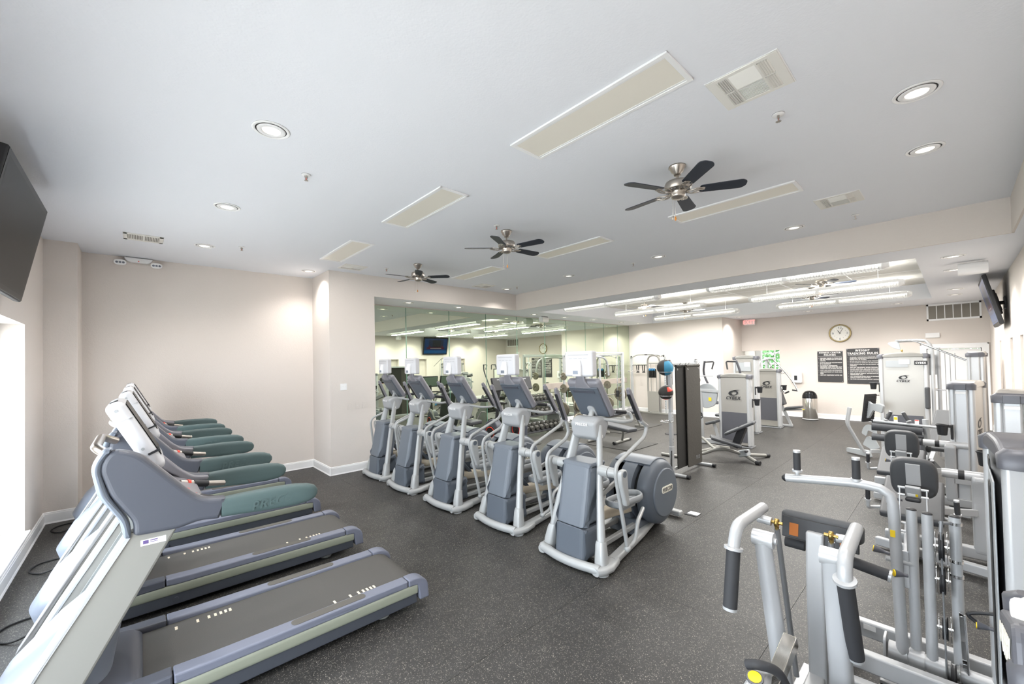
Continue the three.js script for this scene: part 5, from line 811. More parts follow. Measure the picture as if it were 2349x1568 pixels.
// ---------- free weight corner ----------
for (const [a, b, c, d, l] of [[7.5, 8.6, 4.56, 6.2, 'black rubber mat under the flat bench'], [9.15, 11.15, 5.77, 7.5, 'black rubber mat under the barbell cage'], [5.4, 6.85, 6.5, 8.05, 'black rubber mat under the exercise bikes']]) { const o = single('rubber_mat', metreUV(span(a - (a + b) / 2, b - (a + b) / 2, 0, 0.012, c - (c + d) / 2, d - (c + d) / 2, 0.004)), M.mat, l, 'mat', 'rubber mats of the free weight corner'); o.position.copy(V([(a + b) / 2, 0, (c + d) / 2])); }
{ // cable column against the wall
  const t = thing('cable_trainer', 'silver cable column with curved pull-up bar against the beige side wall', 'cable machine', [13.3, 0, 7.4]);
  part(t, 'weight_column', [pipe([[13.35, 0.04, 7.4], [13.35, 1.9, 7.4], [13.35, 2.03, 7.3], [13.35, 2.03, 7.05], [13.35, 1.9, 6.95], [13.35, 0.04, 6.95]], 0.03, 0.1), bar([13.35, 1.75, 7.4], [13.35, 1.75, 6.95], 0.03, 0.04), rod([13.35, 0.05, 7.28], [13.35, 1.75, 7.28], 0.01), rod([13.35, 0.05, 7.08], [13.35, 1.75, 7.08], 0.01)], M.silver);
  part(t, 'weight_stack', [...Array(14)].map((_, k) => box(0.12, 0.035, 0.32, 13.36, 0.1 + k * 0.038, 7.18, 0.004)), M.steelDark); part(t, 'stack_guard', box(0.01, 0.7, 0.42, 13.28, 0.42, 7.18), M.panel);
  part(t, 'inner_post', [bar([13.3, 0.04, 6.72], [13.3, 1.98, 6.72], 0.06, 0.07), bar([13.3, 0.04, 8.0], [13.3, 2.03, 8.0], 0.07, 0.08), bar([13.4, 0.04, 8.08], [13.4, 2.0, 8.08], 0.04, 0.05)], M.steel);
  part(t, 'holes', [...Array(22)].map((_, k) => rod([13.262, 0.2 + k * 0.08, 6.72], [13.26, 0.2 + k * 0.08, 6.72], 0.012, 0.012, 8)), M.ink);
  part(t, 'pull_up_bar', [pipe([[13.2, 1.95, 7.98], [13.2, 2.06, 7.72], [13.2, 2.06, 7.0], [13.2, 1.98, 6.82], [13.2, 2.04, 6.7]], 0.018, 0.08), rod([13.3, 1.7, 8.0], [13.3, 1.7, 7.4], 0.028)], M.chrome); part(t, 'wrapped_grip', [rod([13.2, 2.06, 7.32], [13.2, 2.06, 7.42], 0.021), ball(0.03, 0.03, 0.03, 13.2, 2.0, 7.95), ball(0.03, 0.03, 0.03, 13.2, 2.0, 6.72)], M.blackPlastic);
  part(t, 'base', [bar([13.3, 0.025, 8.1], [13.25, 0.025, 6.6], 0.1, 0.05), bar([12.9, 0.025, 7.75], [13.4, 0.025, 7.75], 0.06, 0.05)], M.silver);
  part(t, 'pin_holder', [box(0.01, 0.3, 0.28, 13.27, 1.4, 7.18), ...[0, 1, 2, 3].map((k) => rod([13.25, 1.3, 7.28 - k * 0.06], [13.25, 1.56, 7.28 - k * 0.06], 0.018))], M.black); part(t, 'blue_band', [0, 1, 2, 3].map((k) => rod([13.248, 1.5, 7.28 - k * 0.06], [13.248, 1.58, 7.28 - k * 0.06], 0.02)), M.blueStrap, 'blue wrapped bands');
  shift(t, 13.3, 7.4);
  for (const [n, l] of [[7.75, 0], [7.52, 1]]) { const o = thing('hand_strap', 'black leather handle strap hooked on the cable column cross bar', 'strap', [13.27, 1.68, n], 0, 'hand straps on the cable column'); part(o, 'strap_loop', [pipe([[0, 0, 0.04], [0, -0.2, 0.03], [0, -0.26, -0.03], [0, 0, -0.04]], 0.016, 0.04)], M.black); part(o, 'handle', rod([0, -0.24, 0.05], [0, -0.24, -0.06], 0.018), M.blackPlastic); }
  const c = single('curl_bar', pipe([[0, 0.04, 0.32], [0, 0.0, 0.2], [0, 0.05, 0.08], [0, 0.02, -0.08], [0, 0.06, -0.2], [0, 0.02, -0.34]], 0.014, 0.05), M.chrome, 'wavy chrome curl bar resting on the barbell cage', 'bar'); c.position.copy(V([11.75, 1.5, 7.0])); c.rotation.y = Math.PI / 2;
}
const plate = (r, w = 0.035) => lathe([[0.026, -w / 2], [r * 0.4, -w / 2], [r * 0.44, -w / 3], [r * 0.82, -w / 3], [r * 0.86, -w / 2], [r, -w / 2], [r, w / 2], [r * 0.86, w / 2], [r * 0.82, w / 3], [r * 0.44, w / 3], [r * 0.4, w / 2], [0.026, w / 2], [0.026, -w / 2]], 36).rotateZ(Math.PI / 2);
{ // guided barbell cage
  const t = thing('smith_machine', 'tall silver guided barbell cage standing in front of the mirror', 'barbell cage', [10.2, 0.012, 7.3]);
  for (const e of [9.3, 11.1]) { part(t, 'front_post', bar([e, 0.02, 7.0], [e, 2.12, 7.0], 0.075, 0.075, 0.014), M.steel); part(t, 'rear_post', bar([e, 0.02, 7.85], [e, 2.06, 7.85], 0.06, 0.06, 0.012), M.steel); part(t, 'side_rail', [bar([e, 2.05, 7.0], [e, 2.05, 7.85], 0.05, 0.05), bar([e, 0.05, 6.8], [e, 0.05, 8.0], 0.07, 0.07)], M.steel); part(t, 'guide_rod', rod([e, 0.08, 7.2], [e, 2.04, 7.2], 0.014), M.chrome);
    part(t, 'safety_hook', [...Array(11)].map((_, k) => bar([e, 0.4 + k * 0.14, 7.1], [e, 0.46 + k * 0.14, 7.05], 0.02, 0.03)), M.steelDark); part(t, 'post_label', [box(0.04, 0.16, 0.002, e, 1.3, 6.961), box(0.04, 0.1, 0.002, e, 0.8, 6.961)], M.white); }
  part(t, 'top_frame', [bar([9.3, 2.1, 7.0], [11.1, 2.1, 7.0], 0.05, 0.05), bar([9.3, 2.05, 7.85], [11.1, 2.05, 7.85], 0.05, 0.05), pipe([[9.32, 1.4, 7.5], [9.4, 1.95, 7.5], [10.2, 2.03, 7.5], [11.0, 1.95, 7.5], [11.08, 1.4, 7.5]], 0.03, 0.4)], M.steel);
  part(t, 'barbell', rod([8.95, 0.83, 7.2], [11.45, 0.83, 7.2], 0.014), M.chrome); for (const e of [9.3, 11.1]) part(t, 'bar_carriage', box(0.08, 0.2, 0.08, e, 0.83, 7.2, 0.01), M.blackPlastic);
  part(t, 'plate_peg', [[9.2, 0.5], [9.2, 1.1], [9.2, 1.45], [11.2, 0.5], [11.2, 1.1], [11.2, 1.45]].map(([e, u]) => rod([e, u, 7.7], [e + (e > 10 ? 0.25 : -0.25), u, 7.7], 0.018)), M.chrome);
  shift(t, 10.2, 7.3);
  for (const [e, u, r, n] of [[11.26, 0.83, 0.225, 7.2], [11.305, 0.83, 0.18, 7.2], [9.14, 0.83, 0.225, 7.2], [9.095, 0.83, 0.18, 7.2], [9.1, 1.45, 0.11, 7.7], [9.1, 1.1, 0.13, 7.7], [9.08, 0.5, 0.2, 7.7], [11.3, 1.45, 0.11, 7.7], [11.3, 1.1, 0.13, 7.7], [11.32, 0.5, 0.2, 7.7]]) { const o = single('weight_plate', plate(r), M.iron, n < 7.5 ? 'cast iron plate loaded on the guided barbell' : 'cast iron plate stored on a peg of the barbell cage', 'weight plate', n < 7.5 ? 'plates on the guided barbell' : 'plates on the cage pegs'); o.position.copy(V([e, u, n])); }
}
{ // plate tree
  const t = thing('plate_tree', 'grey plate tree standing between the dumbbell rack and barbell cage', 'plate rack', [8.8, 0, 7.05]);
  part(t, 'stem', [bar([0, 0.04, 0], [0, 1.15, 0], 0.06, 0.06), bar([0, 0.03, -0.28], [0, 0.03, 0.28], 0.07, 0.06), bar([-0.25, 0.03, 0], [0.25, 0.03, 0], 0.07, 0.06)], M.silver); part(t, 'peg', [0.26, 0.7, 1.05].map((u) => rod([0, u, -0.22], [0, u, 0.2], 0.016)), M.chrome);
  for (const [u, r, k] of [[0.26, 0.225, 0], [0.7, 0.19, 0], [0.7, 0.15, 1], [1.05, 0.13, 0]]) { const o = single('weight_plate', plate(r), M.iron, 'cast iron plate hung on the plate tree', 'weight plate', 'plates on the plate tree'); o.position.copy(V([8.8, u, 7.05 - 0.1 - k * 0.045])); o.rotation.y = Math.PI / 2; }
}
{ // benches
  const t = thing('adjustable_bench', 'grey padded adjustable bench with arched silver rear leg under the barbell cage', 'bench', [9.9, 0.012, 6.15]);
  part(t, 'back_pad', turn(box(0.95, 0.07, 0.27, 9.4, 0.46, 6.2, 0.03, 3), 0, R(8), 0, [9.4, 0.46, 6.2]), M.vinyl); part(t, 'seat_pad', turn(box(0.36, 0.07, 0.3, 10.05, 0.47, 6.1, 0.03, 3), 0, R(8), R(6), [10.05, 0.47, 6.1]), M.vinyl);
  part(t, 'frame', [bar([9.0, 0.38, 6.25], [10.0, 0.38, 6.12], 0.06, 0.05), pipe([[10.0, 0.36, 6.12], [10.22, 0.36, 6.08], [10.32, 0.03, 5.98]], 0.03, 0.14), pipe([[9.05, 0.36, 6.25], [8.95, 0.03, 6.28]], 0.03), bar([10.32, 0.03, 5.85], [10.32, 0.03, 6.15], 0.06, 0.05), bar([8.95, 0.03, 6.08], [8.95, 0.03, 6.46], 0.06, 0.05), rod([10.05, 0.24, 5.95], [10.05, 0.24, 6.25], 0.02)], M.silver); shift(t, 9.9, 6.15);
  const b = thing('flat_bench', 'low grey padded flat bench with a sloping silver leg and capped cross foot', 'bench', [8.1, 0.012, 5.3]);
  part(b, 'pad', turn(box(0.3, 0.08, 1.1, 7.75, 0.43, 5.15, 0.03, 3), R(3), R(-12), 0, [7.75, 0.43, 5.15]), M.vinyl); part(b, 'frame', [bar([7.8, 0.36, 5.6], [7.75, 0.36, 4.8], 0.06, 0.05), pipe([[7.75, 0.36, 4.95], [7.9, 0.3, 5.0], [8.15, 0.05, 5.2]], 0.026, 0.1), rod([7.8, 0.035, 5.18], [8.5, 0.035, 5.22], 0.028), pipe([[7.82, 0.36, 5.55], [7.85, 0.04, 5.75]], 0.026), rod([7.6, 0.035, 5.75], [8.1, 0.035, 5.76], 0.028)], M.silver); part(b, 'foot_cap', [rod([7.78, 0.035, 5.179], [7.84, 0.035, 5.182], 0.034), rod([8.46, 0.035, 5.218], [8.53, 0.035, 5.222], 0.034)], M.blackPlastic); shift(b, 8.1, 5.3);
}
{ // dumbbell rack, three sloping tiers
  const t = thing('dumbbell_rack', 'black three-tier dumbbell rack standing against the mirror', 'rack', [7.78, 0, 7.65]);
  for (const [u, n] of [[0.14, 7.42], [0.52, 7.56], [0.86, 7.7]]) part(t, 'shelf', turn(box(1.6, 0.02, 0.3, 7.7, u, n, 0.006), R(20), 0, 0, [7.7, u, n]), M.blackPlastic);
  part(t, 'end_frame', [6.88, 8.52].map((e) => slab([[-0.3, 0], [-0.3, 0.05], [-0.2, 0.25, 0.06], [-0.16, 0.5, 0.06], [0.0, 0.62, 0.06], [0.1, 1.0, 0.04], [0.22, 1.0, 0.04], [0.3, 0.05], [0.3, 0]], 0.05, 0, 0.008, 0.03).rotateY(R(90)).translate(e, 0, -7.62)), M.silverDark); shift(t, 7.7, 7.65);
  const hex = (r, l, s) => new THREE.CylinderGeometry(r, r, l, 6).rotateX(Math.PI / 2).translate(0, 0, s * 0.085);
  const d0 = new THREE.Group(); for (const s of [-1, 1]) part(d0, 'head', hex(0.062, 0.075, s), M.dumb); part(d0, 'handle', rod([0, 0, -0.06], [0, 0, 0.06], 0.014), M.chrome);
  const d1 = new THREE.Group(); for (const s of [-1, 1]) part(d1, 'head', hex(0.05, 0.06, s), M.dumb); part(d1, 'handle', rod([0, 0, -0.06], [0, 0, 0.06], 0.013), M.chrome);
  for (const [u, n, src, k0, lab] of [[0.225, 7.43, d0, 9, 'large black hex dumbbell on the bottom tier'], [0.605, 7.57, d0, 9, 'black hex dumbbell on the middle tier'], [0.93, 7.71, d1, 11, 'small grey hex dumbbell on the top tier']]) for (let k = 0; k < k0; k++) { const o = src.clone(); o.name = numbered('dumbbell'); o.userData = { label: lab, category: 'dumbbell', group: lab.replace(/^.*on the/, 'dumbbells of the') }; o.position.copy(V([7.06 + k * (1.44 / (k0 - 1)), u, n])); o.rotation.x = R(20); scene.add(o); }
}
// ---------- exercise bikes facing the room, backs to the mirror ----------
function bike(label, at, yaw, upright) {
  const t = thing(upright ? 'upright_bike' : 'recumbent_bike', label, 'bike', at, yaw);
  part(t, 'shroud', [slab([[-0.1, 0.1, 0.1], [-0.14, 0.5, 0.14], [0.0, 0.66, 0.1], [0.22, 0.56, 0.14], [0.3, 0.3, 0.14], [0.22, 0.1, 0.1]], 0.2, 0, 0.03, 0.08, 3).rotateY(Math.PI / 2)], M.hood);
  part(t, 'side_disc', [-1, 1].map((s) => rod([s * 0.095, 0.34, 0.06], [s * 0.115, 0.34, 0.06], 0.16, 0.15, 28)), M.blackPlastic); part(t, 'red_ring', [-1, 1].map((s) => new THREE.TorusGeometry(0.12, 0.008, 8, 30).rotateY(Math.PI / 2).translate(s * 0.116, 0.34, -0.06)), M.red);
  part(t, 'mast', [bar([0, 0.6, -0.04], [0, 1.3, -0.12], 0.06, 0.06, 0.014)], M.blackPlastic);
  const c = part(t, 'console', turn(box(0.44, 0.3, 0.05, 0, 1.4, -0.12, 0.02, 3), R(-14), 0, 0, [0, 1.4, -0.12]), M.blackPlastic, 'black console'); part(c, 'screen', turn(box(0.4, 0.25, 0.004, 0, 1.405, -0.093), R(-14), 0, 0, [0, 1.4, -0.12]), mat('#7d8a84', 0.25)); part(c, 'badge', turn(box(0.12, 0.02, 0.003, 0, 1.5, -0.146), R(-14), 0, 0, [0, 1.4, -0.12]), M.steelDark);
  part(t, 'handlebar', [-1, 1].map((s) => pipe([[0, 1.12, -0.1], [s * 0.2, 1.12, -0.06], [s * 0.24, 1.1, 0.1], [s * 0.2, 1.16, 0.18]], 0.016, 0.06)), M.blackPlastic);
  part(t, 'base', [bar([0, 0.06, -0.25], [0, 0.06, upright ? 0.8 : 1.1], 0.1, 0.07, 0.014), bar([-0.28, 0.04, -0.25], [0.28, 0.04, -0.25], 0.08, 0.06), bar([-0.28, 0.04, upright ? 0.75 : 1.05], [0.28, 0.04, upright ? 0.75 : 1.05], 0.08, 0.06)], M.silver);
  part(t, 'crank', [-1, 1].map((s) => [bar([s * 0.13, 0.34, 0.06], [s * 0.14, 0.34 + s * 0.15, 0.1], 0.02, 0.03), box(0.1, 0.03, 0.1, s * 0.2, 0.34 + s * 0.15, 0.1, 0.01)]), M.rubber);
  if (upright) { part(t, 'seat_post', bar([0, 0.1, 0.55], [0, 0.85, 0.68], 0.06, 0.06), M.silver); part(t, 'saddle', loft([{ at: [0, 0.9, 0.5], w: 0.06, h: 0.05 }, { at: [0, 0.9, 0.62], w: 0.14, h: 0.07 }, { at: [0, 0.91, 0.8], w: 0.24, h: 0.08 }, { at: [0, 0.91, 0.84], w: 0.16, h: 0.05 }], 2.4), M.black); }
  else { part(t, 'seat', [box(0.4, 0.09, 0.36, 0, 0.5, 0.75, 0.03, 3), bar([0, 0.1, 0.75], [0, 0.46, 0.75], 0.08, 0.08)], M.pad); part(t, 'seat_back', turn(box(0.38, 0.62, 0.08, 0, 0.86, 0.98, 0.035, 4), R(-14), 0, 0, [0, 0.86, 0.98]), M.pad, 'grey seat back'); part(t, 'seat_arm', [-1, 1].map((s) => pipe([[s * 0.12, 0.48, 0.85], [s * 0.3, 0.5, 0.85], [s * 0.3, 0.72, 0.7], [s * 0.28, 0.72, 0.55]], 0.015, 0.06)), M.silver); }
  return t;
}
bike('recumbent exercise bike with black console and grey seat back facing the room', [5.85, 0.012, 6.95], 0.15, false);
bike('upright exercise bike with black console beside the dumbbell rack', [6.5, 0.012, 6.8], 0.0, true);

// ---------- walls: clock, signs, small fittings ----------
{
  const t = thing('wall_clock', 'round wall clock with brass-studded frame above the two rule signs', 'clock', [15.3, 2.55, 2.28]);
  const az = (g) => facing(g, [0, 0, 0], 270), rr = 0.245;
  part(t, 'frame', az(join([new THREE.TorusGeometry(rr, 0.02, 12, 60).translate(0, 0, 0.03), lathe([[0, 0.001], [rr + 0.01, 0.001], [rr + 0.01, 0.03], [rr - 0.01, 0.03]], 48).rotateX(Math.PI / 2)])), M.gold);
  part(t, 'dial', az(new THREE.CircleGeometry(rr, 48).translate(0, 0, 0.028)), M.face);
  part(t, 'stud', az(join([...Array(6)].map((_, k) => new THREE.SphereGeometry(0.017, 10, 8).translate(Math.cos(k * Math.PI / 3 + Math.PI / 2) * (rr + 0.008), Math.sin(k * Math.PI / 3 + Math.PI / 2) * (rr + 0.008), 0.04)))), M.brass);
  part(t, 'numerals', az(join([['12', 0, 1], ['3', 1, 0], ['6', 0, -1], ['9', -1, 0]].map(([s, x, y]) => text(s, 0.062, 0.0015).translate(x * 0.165, y * 0.165, 0.029)))), M.steelDark);
  part(t, 'minute_marks', az(join([...Array(60)].map((_, k) => new THREE.BoxGeometry(k % 5 ? 0.002 : 0.004, k % 5 ? 0.007 : 0.016, 0.001).translate(0, 0.218, 0.029).rotateZ(k * Math.PI / 30)).concat([1, 2, 4, 5, 7, 8, 10, 11].map((k) => new THREE.BoxGeometry(0.006, 0.022, 0.001).translate(0, 0.15, 0.029).rotateZ(-k * Math.PI / 6))))), M.ink);
  part(t, 'hour_hand', az(join([new THREE.BoxGeometry(0.014, 0.12, 0.002).translate(0, 0.045, 0.033).rotateZ(R(32))])), M.ink); part(t, 'minute_hand', az(new THREE.BoxGeometry(0.009, 0.18, 0.002).translate(0, 0.07, 0.036).rotateZ(R(-26))), M.ink);
  part(t, 'crystal', az(new THREE.CircleGeometry(rr - 0.005, 40).translate(0, 0, 0.046)), M.glass);
}
function signBoard(label, at, w, h, title, lines) {
  const W = 1024, H = Math.round(W * h / w), c = document.createElement('canvas'); c.width = W; c.height = H; const x = c.getContext('2d');
  x.fillStyle = '#3c3b3d'; x.fillRect(0, 0, W, H); x.fillStyle = '#f2f0ec'; x.textAlign = 'center'; let y = 0;
  for (const [s, px] of title) { y += px * 1.02; x.font = 'bold ' + px + 'px sans-serif'; x.fillText(s, W / 2, y); }
  y += 34; x.fillRect(40, y, W - 80, 7); y += 22; x.textAlign = 'left';
  const px = lines.px; x.font = 'bold ' + px + 'px sans-serif';
  for (const para of lines.list) { y += px * 0.42; para.forEach((s, i) => { y += px * 1.06; if (!i) x.fillRect(38, y - px * 0.42, px * 0.22, px * 0.22); x.fillText(s, 100, y, W - 130); }); }
  const tx = new THREE.CanvasTexture(c); tx.colorSpace = THREE.SRGBColorSpace; tx.anisotropy = 8;
  const t = thing('rule_sign', label, 'sign', at);
  part(t, 'board', box(0.012, h, w, 0.006, 0, 0, 0.002).translate(-0.012, 0, 0), M.sign);
  part(t, 'print', facing(new THREE.PlaneGeometry(w - 0.004, h - 0.004), [-0.0128, 0, 0], 270), new THREE.MeshStandardMaterial({ map: tx, roughness: 0.5 }));
  part(t, 'screw', [[-1, -1], [1, -1], [-1, 1], [1, 1]].map(([a, b]) => rod([-0.0125, a * (h / 2 - 0.02), b * (w / 2 - 0.02)], [-0.0155, a * (h / 2 - 0.02), b * (w / 2 - 0.02)], 0.008)), M.alu);
}
signBoard('smaller dark sign headed Fitness Center Policies', [15.299, 1.565, 2.54], 0.61, 0.93, [['FITNESS CENTER', 112], ['POLICIES', 112]], { px: 62, list: [['PERSONS UNDER 16 YEARS OLD', 'ARE NOT PERMITTED IN FITNESS', 'CENTER.'], ['GUESTS MUST BE ACCOMPANIED', 'BY A RESIDENT.'], ['ALCOHOLIC BEVERAGES,', 'SMOKING, AND PETS ARE NOT', 'PERMITTED IN FITNESS CENTER.'], ['SHIRT AND SHOES ARE REQUIRED.'], ['USE EQUIPMENT AT YOUR OWN', 'RISK.'], ['WIPE OFF EQUIPMENT AFTER USE.']] });
signBoard('larger dark sign headed Weight Training Rules', [15.299, 1.575, 1.79], 0.72, 1.02, [['WEIGHT', 120], ['TRAINING RULES', 120]], { px: 46, list: [['TO ENSURE A COMFORTABLE ATMOSPHERE FOR', 'EVERYONE, PLEASE BE COURTEOUS AND', 'RESPECTFUL OF OTHERS.'], ['RETURN AND RACK WEIGHTS WHEN FINISHED.'], ['ALLOW OTHERS TO "WORK IN" OR TAKE TURNS.'], ['WEAR PROPER ATTIRE (NO "CUT-OFF SHORTS" OR', 'SANDALS).'], ['WIPE OFF EQUIPMENT WHEN FINISHED.'], ['SUCCESS, GRUNTING, AND LOUD NOISES ARE', 'DISTRACTING AND OFFENSIVE TO OTHERS.'], ["DON'T DROP WEIGHTS ON THE GYM FLOOR."], ['PICK UP YOUR TOWELS, WATER BOTTLES,', 'NEWSPAPERS, ETC.'], ["DON'T MONOPOLIZE SEVERAL PIECES OF EQUIPMENT", 'WHILE OTHERS ARE WAITING.'], ['NO FOOD OR BEVERAGES (EXCEPT WATER).']] });
{
  const t = thing('exit_sign', 'white exit sign with red letters under the dropped ceiling by the doorway', 'sign', [15.1, 3.07, 4.63]);
  part(t, 'housing', [box(0.06, 0.2, 0.33, 0, 0, 0, 0.02, 3), box(0.03, 0.05, 0.1, 0, 0.1, 0)], M.white); part(t, 'letters', facing(text('EXIT', 0.13, 0.002), [-0.031, 0, 0], 270), M.exitRed, 'red lit letters');
}
{
  const t = thing('return_grille', 'white return air grille with six wide openings high on the clock wall', 'vent', [15.3, 2.965, 0.0]);
  part(t, 'frame', [span(-0.02, 0, -0.215, -0.17, -0.475, 0.475), span(-0.02, 0, 0.17, 0.215, -0.475, 0.475), span(-0.02, 0, -0.215, 0.215, -0.475, -0.44), span(-0.02, 0, -0.215, 0.215, 0.44, 0.475)], M.trim);
  for (let k = 1; k < 6; k++) part(t, 'mullion', span(-0.018, 0, -0.17, 0.17, -0.44 + k * 0.1467 - 0.008, -0.44 + k * 0.1467 + 0.008), M.trim); part(t, 'filter', span(-0.006, -0.001, -0.17, 0.17, -0.44, 0.44), M.duct, 'dusty brown filter');
}
{ const t = thing('chime_box', 'small plain white box on the wall above the door', 'wall box', [15.3, 2.37, 0.38]); part(t, 'cover', box(0.04, 0.12, 0.26, -0.02, 0, 0, 0.006), M.white); part(t, 'backplate', box(0.006, 0.125, 0.265, -0.003, 0, 0), M.trim); }
{ const t = thing('towel_dispenser', 'white wipe dispenser with dark window on the clock wall', 'dispenser', [15.3, 1.23, 3.38]); part(t, 'body', box(0.1, 0.34, 0.28, -0.05, 0, 0, 0.03, 3), M.white); part(t, 'window', box(0.004, 0.15, 0.08, -0.102, -0.01, 0.02, 0.001), M.blackPlastic); }
{
  const t = thing('trash_can', 'brushed steel bullet trash can with black domed lid', 'trash can', [14.78, 0, 2.97]);
  part(t, 'body', lathe([[0, 0.03], [0.185, 0.03], [0.185, 0.64], [0, 0.64]], 48), M.stainless); part(t, 'base_ring', lathe([[0, 0], [0.2, 0], [0.2, 0.03], [0.19, 0.04], [0, 0.04]], 48), M.alu);
  part(t, 'dome', lathe([[0.188, 0.64], [0.188, 0.66], [0.182, 0.72], [0.16, 0.78], [0.12, 0.83], [0.06, 0.858], [0, 0.865]], 40), mat('#17181a', 0.2, 0.3)); part(t, 'flap', new THREE.CylinderGeometry(0.178, 0.19, 0.13, 20, 1, true, R(-120), R(60)).translate(-0.008, 0.73, 0), mat('#2c2d30', 0.15, 0.4));
}
{ const t = thing('light_switch', 'white double light switch on the beige column beside the mirror', 'switch', [2.69, 1.52, 7.35]); part(t, 'plate', box(0.115, 0.115, 0.006, 0, 0, -0.003, 0.002), M.trim); part(t, 'toggle', [-0.023, 0.023].map((e) => box(0.01, 0.022, 0.014, e, 0.004, -0.01, 0.003)), M.white); }
for (const e of [2.78, 2.93, 3.06]) { const t = thing('wall_plate', 'pale cover plate set low on the beige column', 'outlet', [e, 1.17, 7.35], 0, 'cover plates on the column'); part(t, 'plate', box(0.072, 0.115, 0.005, 0, 0, -0.0025, 0.002), M.wall); part(t, 'screw', rod([0, 0, -0.004], [0, 0, -0.006], 0.004), M.trim); }
{ const t = thing('emergency_light', 'white twin-head emergency light at the ceiling edge over the treadmills', 'light', [0.02, 3.53, 8.27]); part(t, 'housing', slab([[-0.17, 0.03, 0.03], [-0.12, -0.04, 0.05], [0.12, -0.04, 0.05], [0.17, 0.03, 0.03]], 0.08, -0.04, 0.012, 0.03, 3), M.white); for (const s of [-1, 1]) { const h = part(t, 'lamp_head', loft([{ at: [s * 0.2, -0.045, -0.02], w: 0.08, h: 0.05, dir: [0, -0.3, -1] }, { at: [s * 0.2, -0.055, -0.07], w: 0.13, h: 0.075, dir: [0, -0.3, -1] }, { at: [s * 0.2, -0.062, -0.1], w: 0.135, h: 0.08, dir: [0, -0.3, -1] }], 2.6), M.whiteGloss); part(h, 'lens', [-0.035, 0, 0.035].map((d) => ball(0.015, 0.015, 0.006, s * 0.2 + d, -0.063, -0.102, 10, 8)), M.cowl); } part(t, 'indicator', ball(0.008, 0.008, 0.004, 0, -0.02, -0.08, 8, 6), M.red); }
for (const [e, u, n, y, l] of [[8.58, 3.1, 7.95, 0, 'white wedge loudspeaker hung from the dropped ceiling before the mirror'], [8.55, 3.07, -0.2, Math.PI / 2, 'white wedge loudspeaker hung from the dropped ceiling by the wall television']]) {
  const t = thing('loudspeaker', l, 'speaker', [e, u, n], y); part(t, 'cabinet', loft([{ at: [-0.14, 0, 0], w: 0.13, h: 0.16, side: [0, 0, 1] }, { at: [0, 0, 0], w: 0.15, h: 0.17, side: [0, 0, 1] }, { at: [0.14, 0, 0], w: 0.13, h: 0.16, side: [0, 0, 1] }], 2.8), M.white); part(t, 'yoke', [rod([-0.1, 0.07, 0], [-0.1, 0.085, 0], 0.01), box(0.24, 0.008, 0.05, 0, 0.076, 0)], M.steelDark); part(t, 'grille', box(0.24, 0.12, 0.004, 0, -0.01, -0.077, 0.001), M.louvre);
}
function tvSet(label, at, yaw, tilt, w, h, picture) {
  const t = thing('wall_television', label, 'television', at, yaw), T = (g) => turn(g, tilt);
  part(t, 'case', [T(box(w, h, 0.05, 0, 0, 0, 0.012, 3)), T(box(w * 0.6, h * 0.5, 0.05, 0, -0.04, 0.04, 0.015))], M.blackPlastic); part(t, 'bezel', T(box(w - 0.02, h - 0.02, 0.004, 0, 0, -0.0255)), M.black);
  part(t, 'screen', T(new THREE.PlaneGeometry(w - 0.1, h - 0.1).translate(0, 0, 0.0285)), picture);
  part(t, 'mount', [T(box(0.08, 0.3, 0.04, 0, -0.02, 0.075)), box(0.3, 0.2, 0.02, 0, -0.02, 0.155), rod([0, -0.02, 0.06], [0, -0.02, 0.155], 0.03)], M.black);
  return t;
}
{ // picture on the lit set
  const c = document.createElement('canvas'); c.width = 512; c.height = 300; const x = c.getContext('2d'); x.fillStyle = '#0a3f7c'; x.fillRect(0, 0, 512, 300); x.fillStyle = '#0d2750'; x.fillRect(90, 20, 330, 170); x.fillStyle = '#071226'; x.fillRect(150, 30, 180, 150); x.fillStyle = '#5a1030'; x.fillRect(60, 170, 400, 40); x.fillRect(90, 140, 40, 60); x.fillRect(380, 140, 40, 60); x.fillStyle = '#c8ccd8'; x.fillRect(130, 192, 250, 7); x.fillStyle = '#0b6ab4'; x.fillRect(0, 235, 512, 65); x.fillStyle = '#06325c'; x.fillRect(20, 285, 470, 6);
  const tx = new THREE.CanvasTexture(c); tx.colorSpace = THREE.SRGBColorSpace;
  const pic = new THREE.MeshStandardMaterial({ color: '#000000', roughness: 0.15, emissive: '#ffffff', emissiveMap: tx, emissiveIntensity: 0.35 });
  tvSet('flat television showing a blue broadcast on the wall with narrow recesses', [10.6, 2.74, -0.43], Math.PI, R(12), 1.35, 0.82, pic);
  tvSet('large black flat television tilted forward above the window', [-0.7, 2.94, 4.81], Math.PI / 2, R(10.5), 1.5, 0.86, M.screen);
}
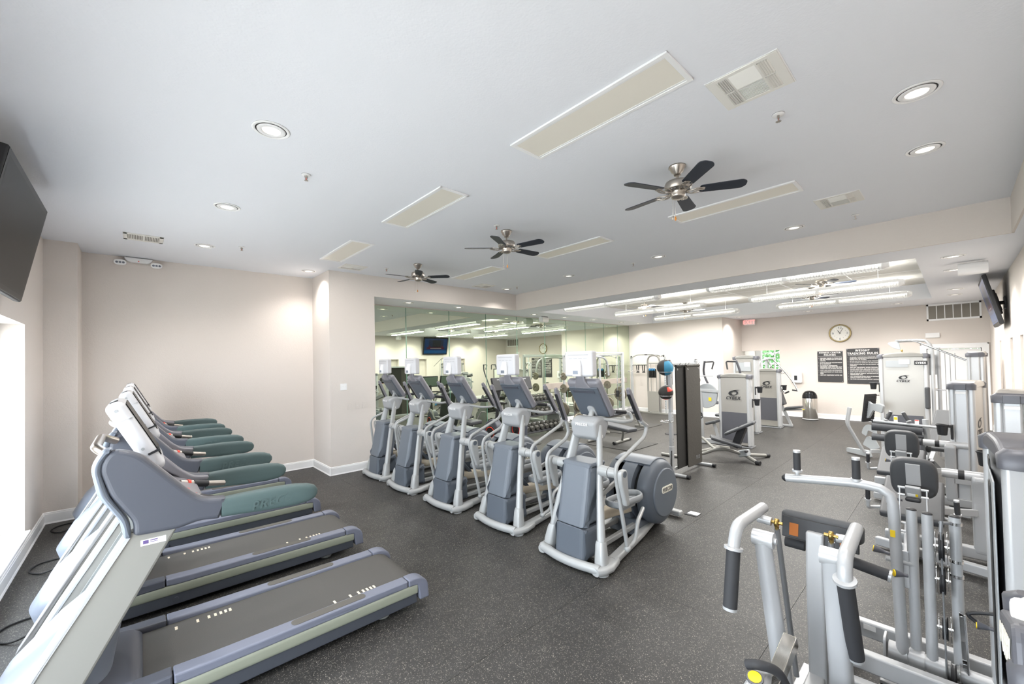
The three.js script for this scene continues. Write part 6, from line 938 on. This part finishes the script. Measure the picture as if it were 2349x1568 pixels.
{ const t = thing('black_bag', 'black plastic bag hanging behind the leg machine tower', 'bag', [9.0, 0.0, -0.45]); part(t, 'sack', loft([{ at: [0, 0.3, 0], w: 0.2, h: 0.12, side: [1, 0, 0] }, { at: [0, 0.6, 0], w: 0.3, h: 0.2, side: [1, 0, 0] }, { at: [0, 1.0, 0], w: 0.28, h: 0.16, side: [1, 0, 0] }, { at: [0, 1.25, 0], w: 0.2, h: 0.1, side: [1, 0, 0] }], 2.4), mat('#141414', 0.18)); part(t, 'stand', [box(0.3, 0.3, 0.24, 0, 0.15, 0, 0.03, 3), box(0.24, 0.04, 0.16, 0, 1.27, 0, 0.015)], M.blackPlastic); }
{ // framed notice seen in the mirror, on a stand
  const t = thing('notice_stand', 'framed white notice on a thin stand facing the mirror', 'notice', [9.9, 0, 4.9], 0); part(t, 'frame', box(0.3, 0.42, 0.02, 0, 1.45, 0, 0.003), M.ink); part(t, 'paper', box(0.25, 0.37, 0.003, 0, 1.45, 0.0112), M.face); part(t, 'pole', [rod([0, 0.02, 0], [0, 1.25, 0], 0.012), rod([0, 0, 0], [0, 0.02, 0], 0.15, 0.14, 28)], M.blackPlastic); }
// ---------- trees outside ----------
{
  const leafM = mat('#3f6b35', 0.8), barkM = mat('#5b4a3a', 0.9);
  for (const [e, n, h, r] of [[23.5, 5.0, 3.6, 2.0], [27, 9.4, 5.2, 2.2], [24, 0.6, 4.0, 2.1]]) {
    const t = thing('garden_tree', 'leafy green tree outside the glazed lobby screen', 'tree', [e, -0.17, n], 0, 'trees beyond the doorway'); part(t, 'trunk', rod([0, 0, 0], [0, h * 0.6, 0], 0.16, 0.1), barkM);
    const pos = []; for (let k = 0; k < 2600; k++) { const a = rnd() * 6.283, z = rnd() * 2 - 1, q = r * Math.cbrt(0.4 + 0.6 * rnd()), s = Math.sqrt(1 - z * z), c = [q * s * Math.cos(a), h * 0.62 + q * z, q * s * Math.sin(a)], u = new THREE.Vector3(rnd() - 0.5, rnd() - 0.5, rnd() - 0.5).normalize(), v = new THREE.Vector3(rnd() - 0.5, rnd() - 0.5, rnd() - 0.5).cross(u).normalize(); for (const [i, j] of [[-1, 0], [1, 0], [0, 1.2]]) pos.push(c[0] + 0.13 * (u.x * i + v.x * j), c[1] + 0.13 * (u.y * i + v.y * j), c[2] + 0.13 * (u.z * i + v.z * j)); }
    const g = new THREE.BufferGeometry(); g.setAttribute('position', new THREE.Float32BufferAttribute(pos, 3)); g.computeVertexNormals(); const f = part(t, 'foliage', g, leafM); f.userData.kind = 'stuff';
  }
}
renderer.render(scene, camera);
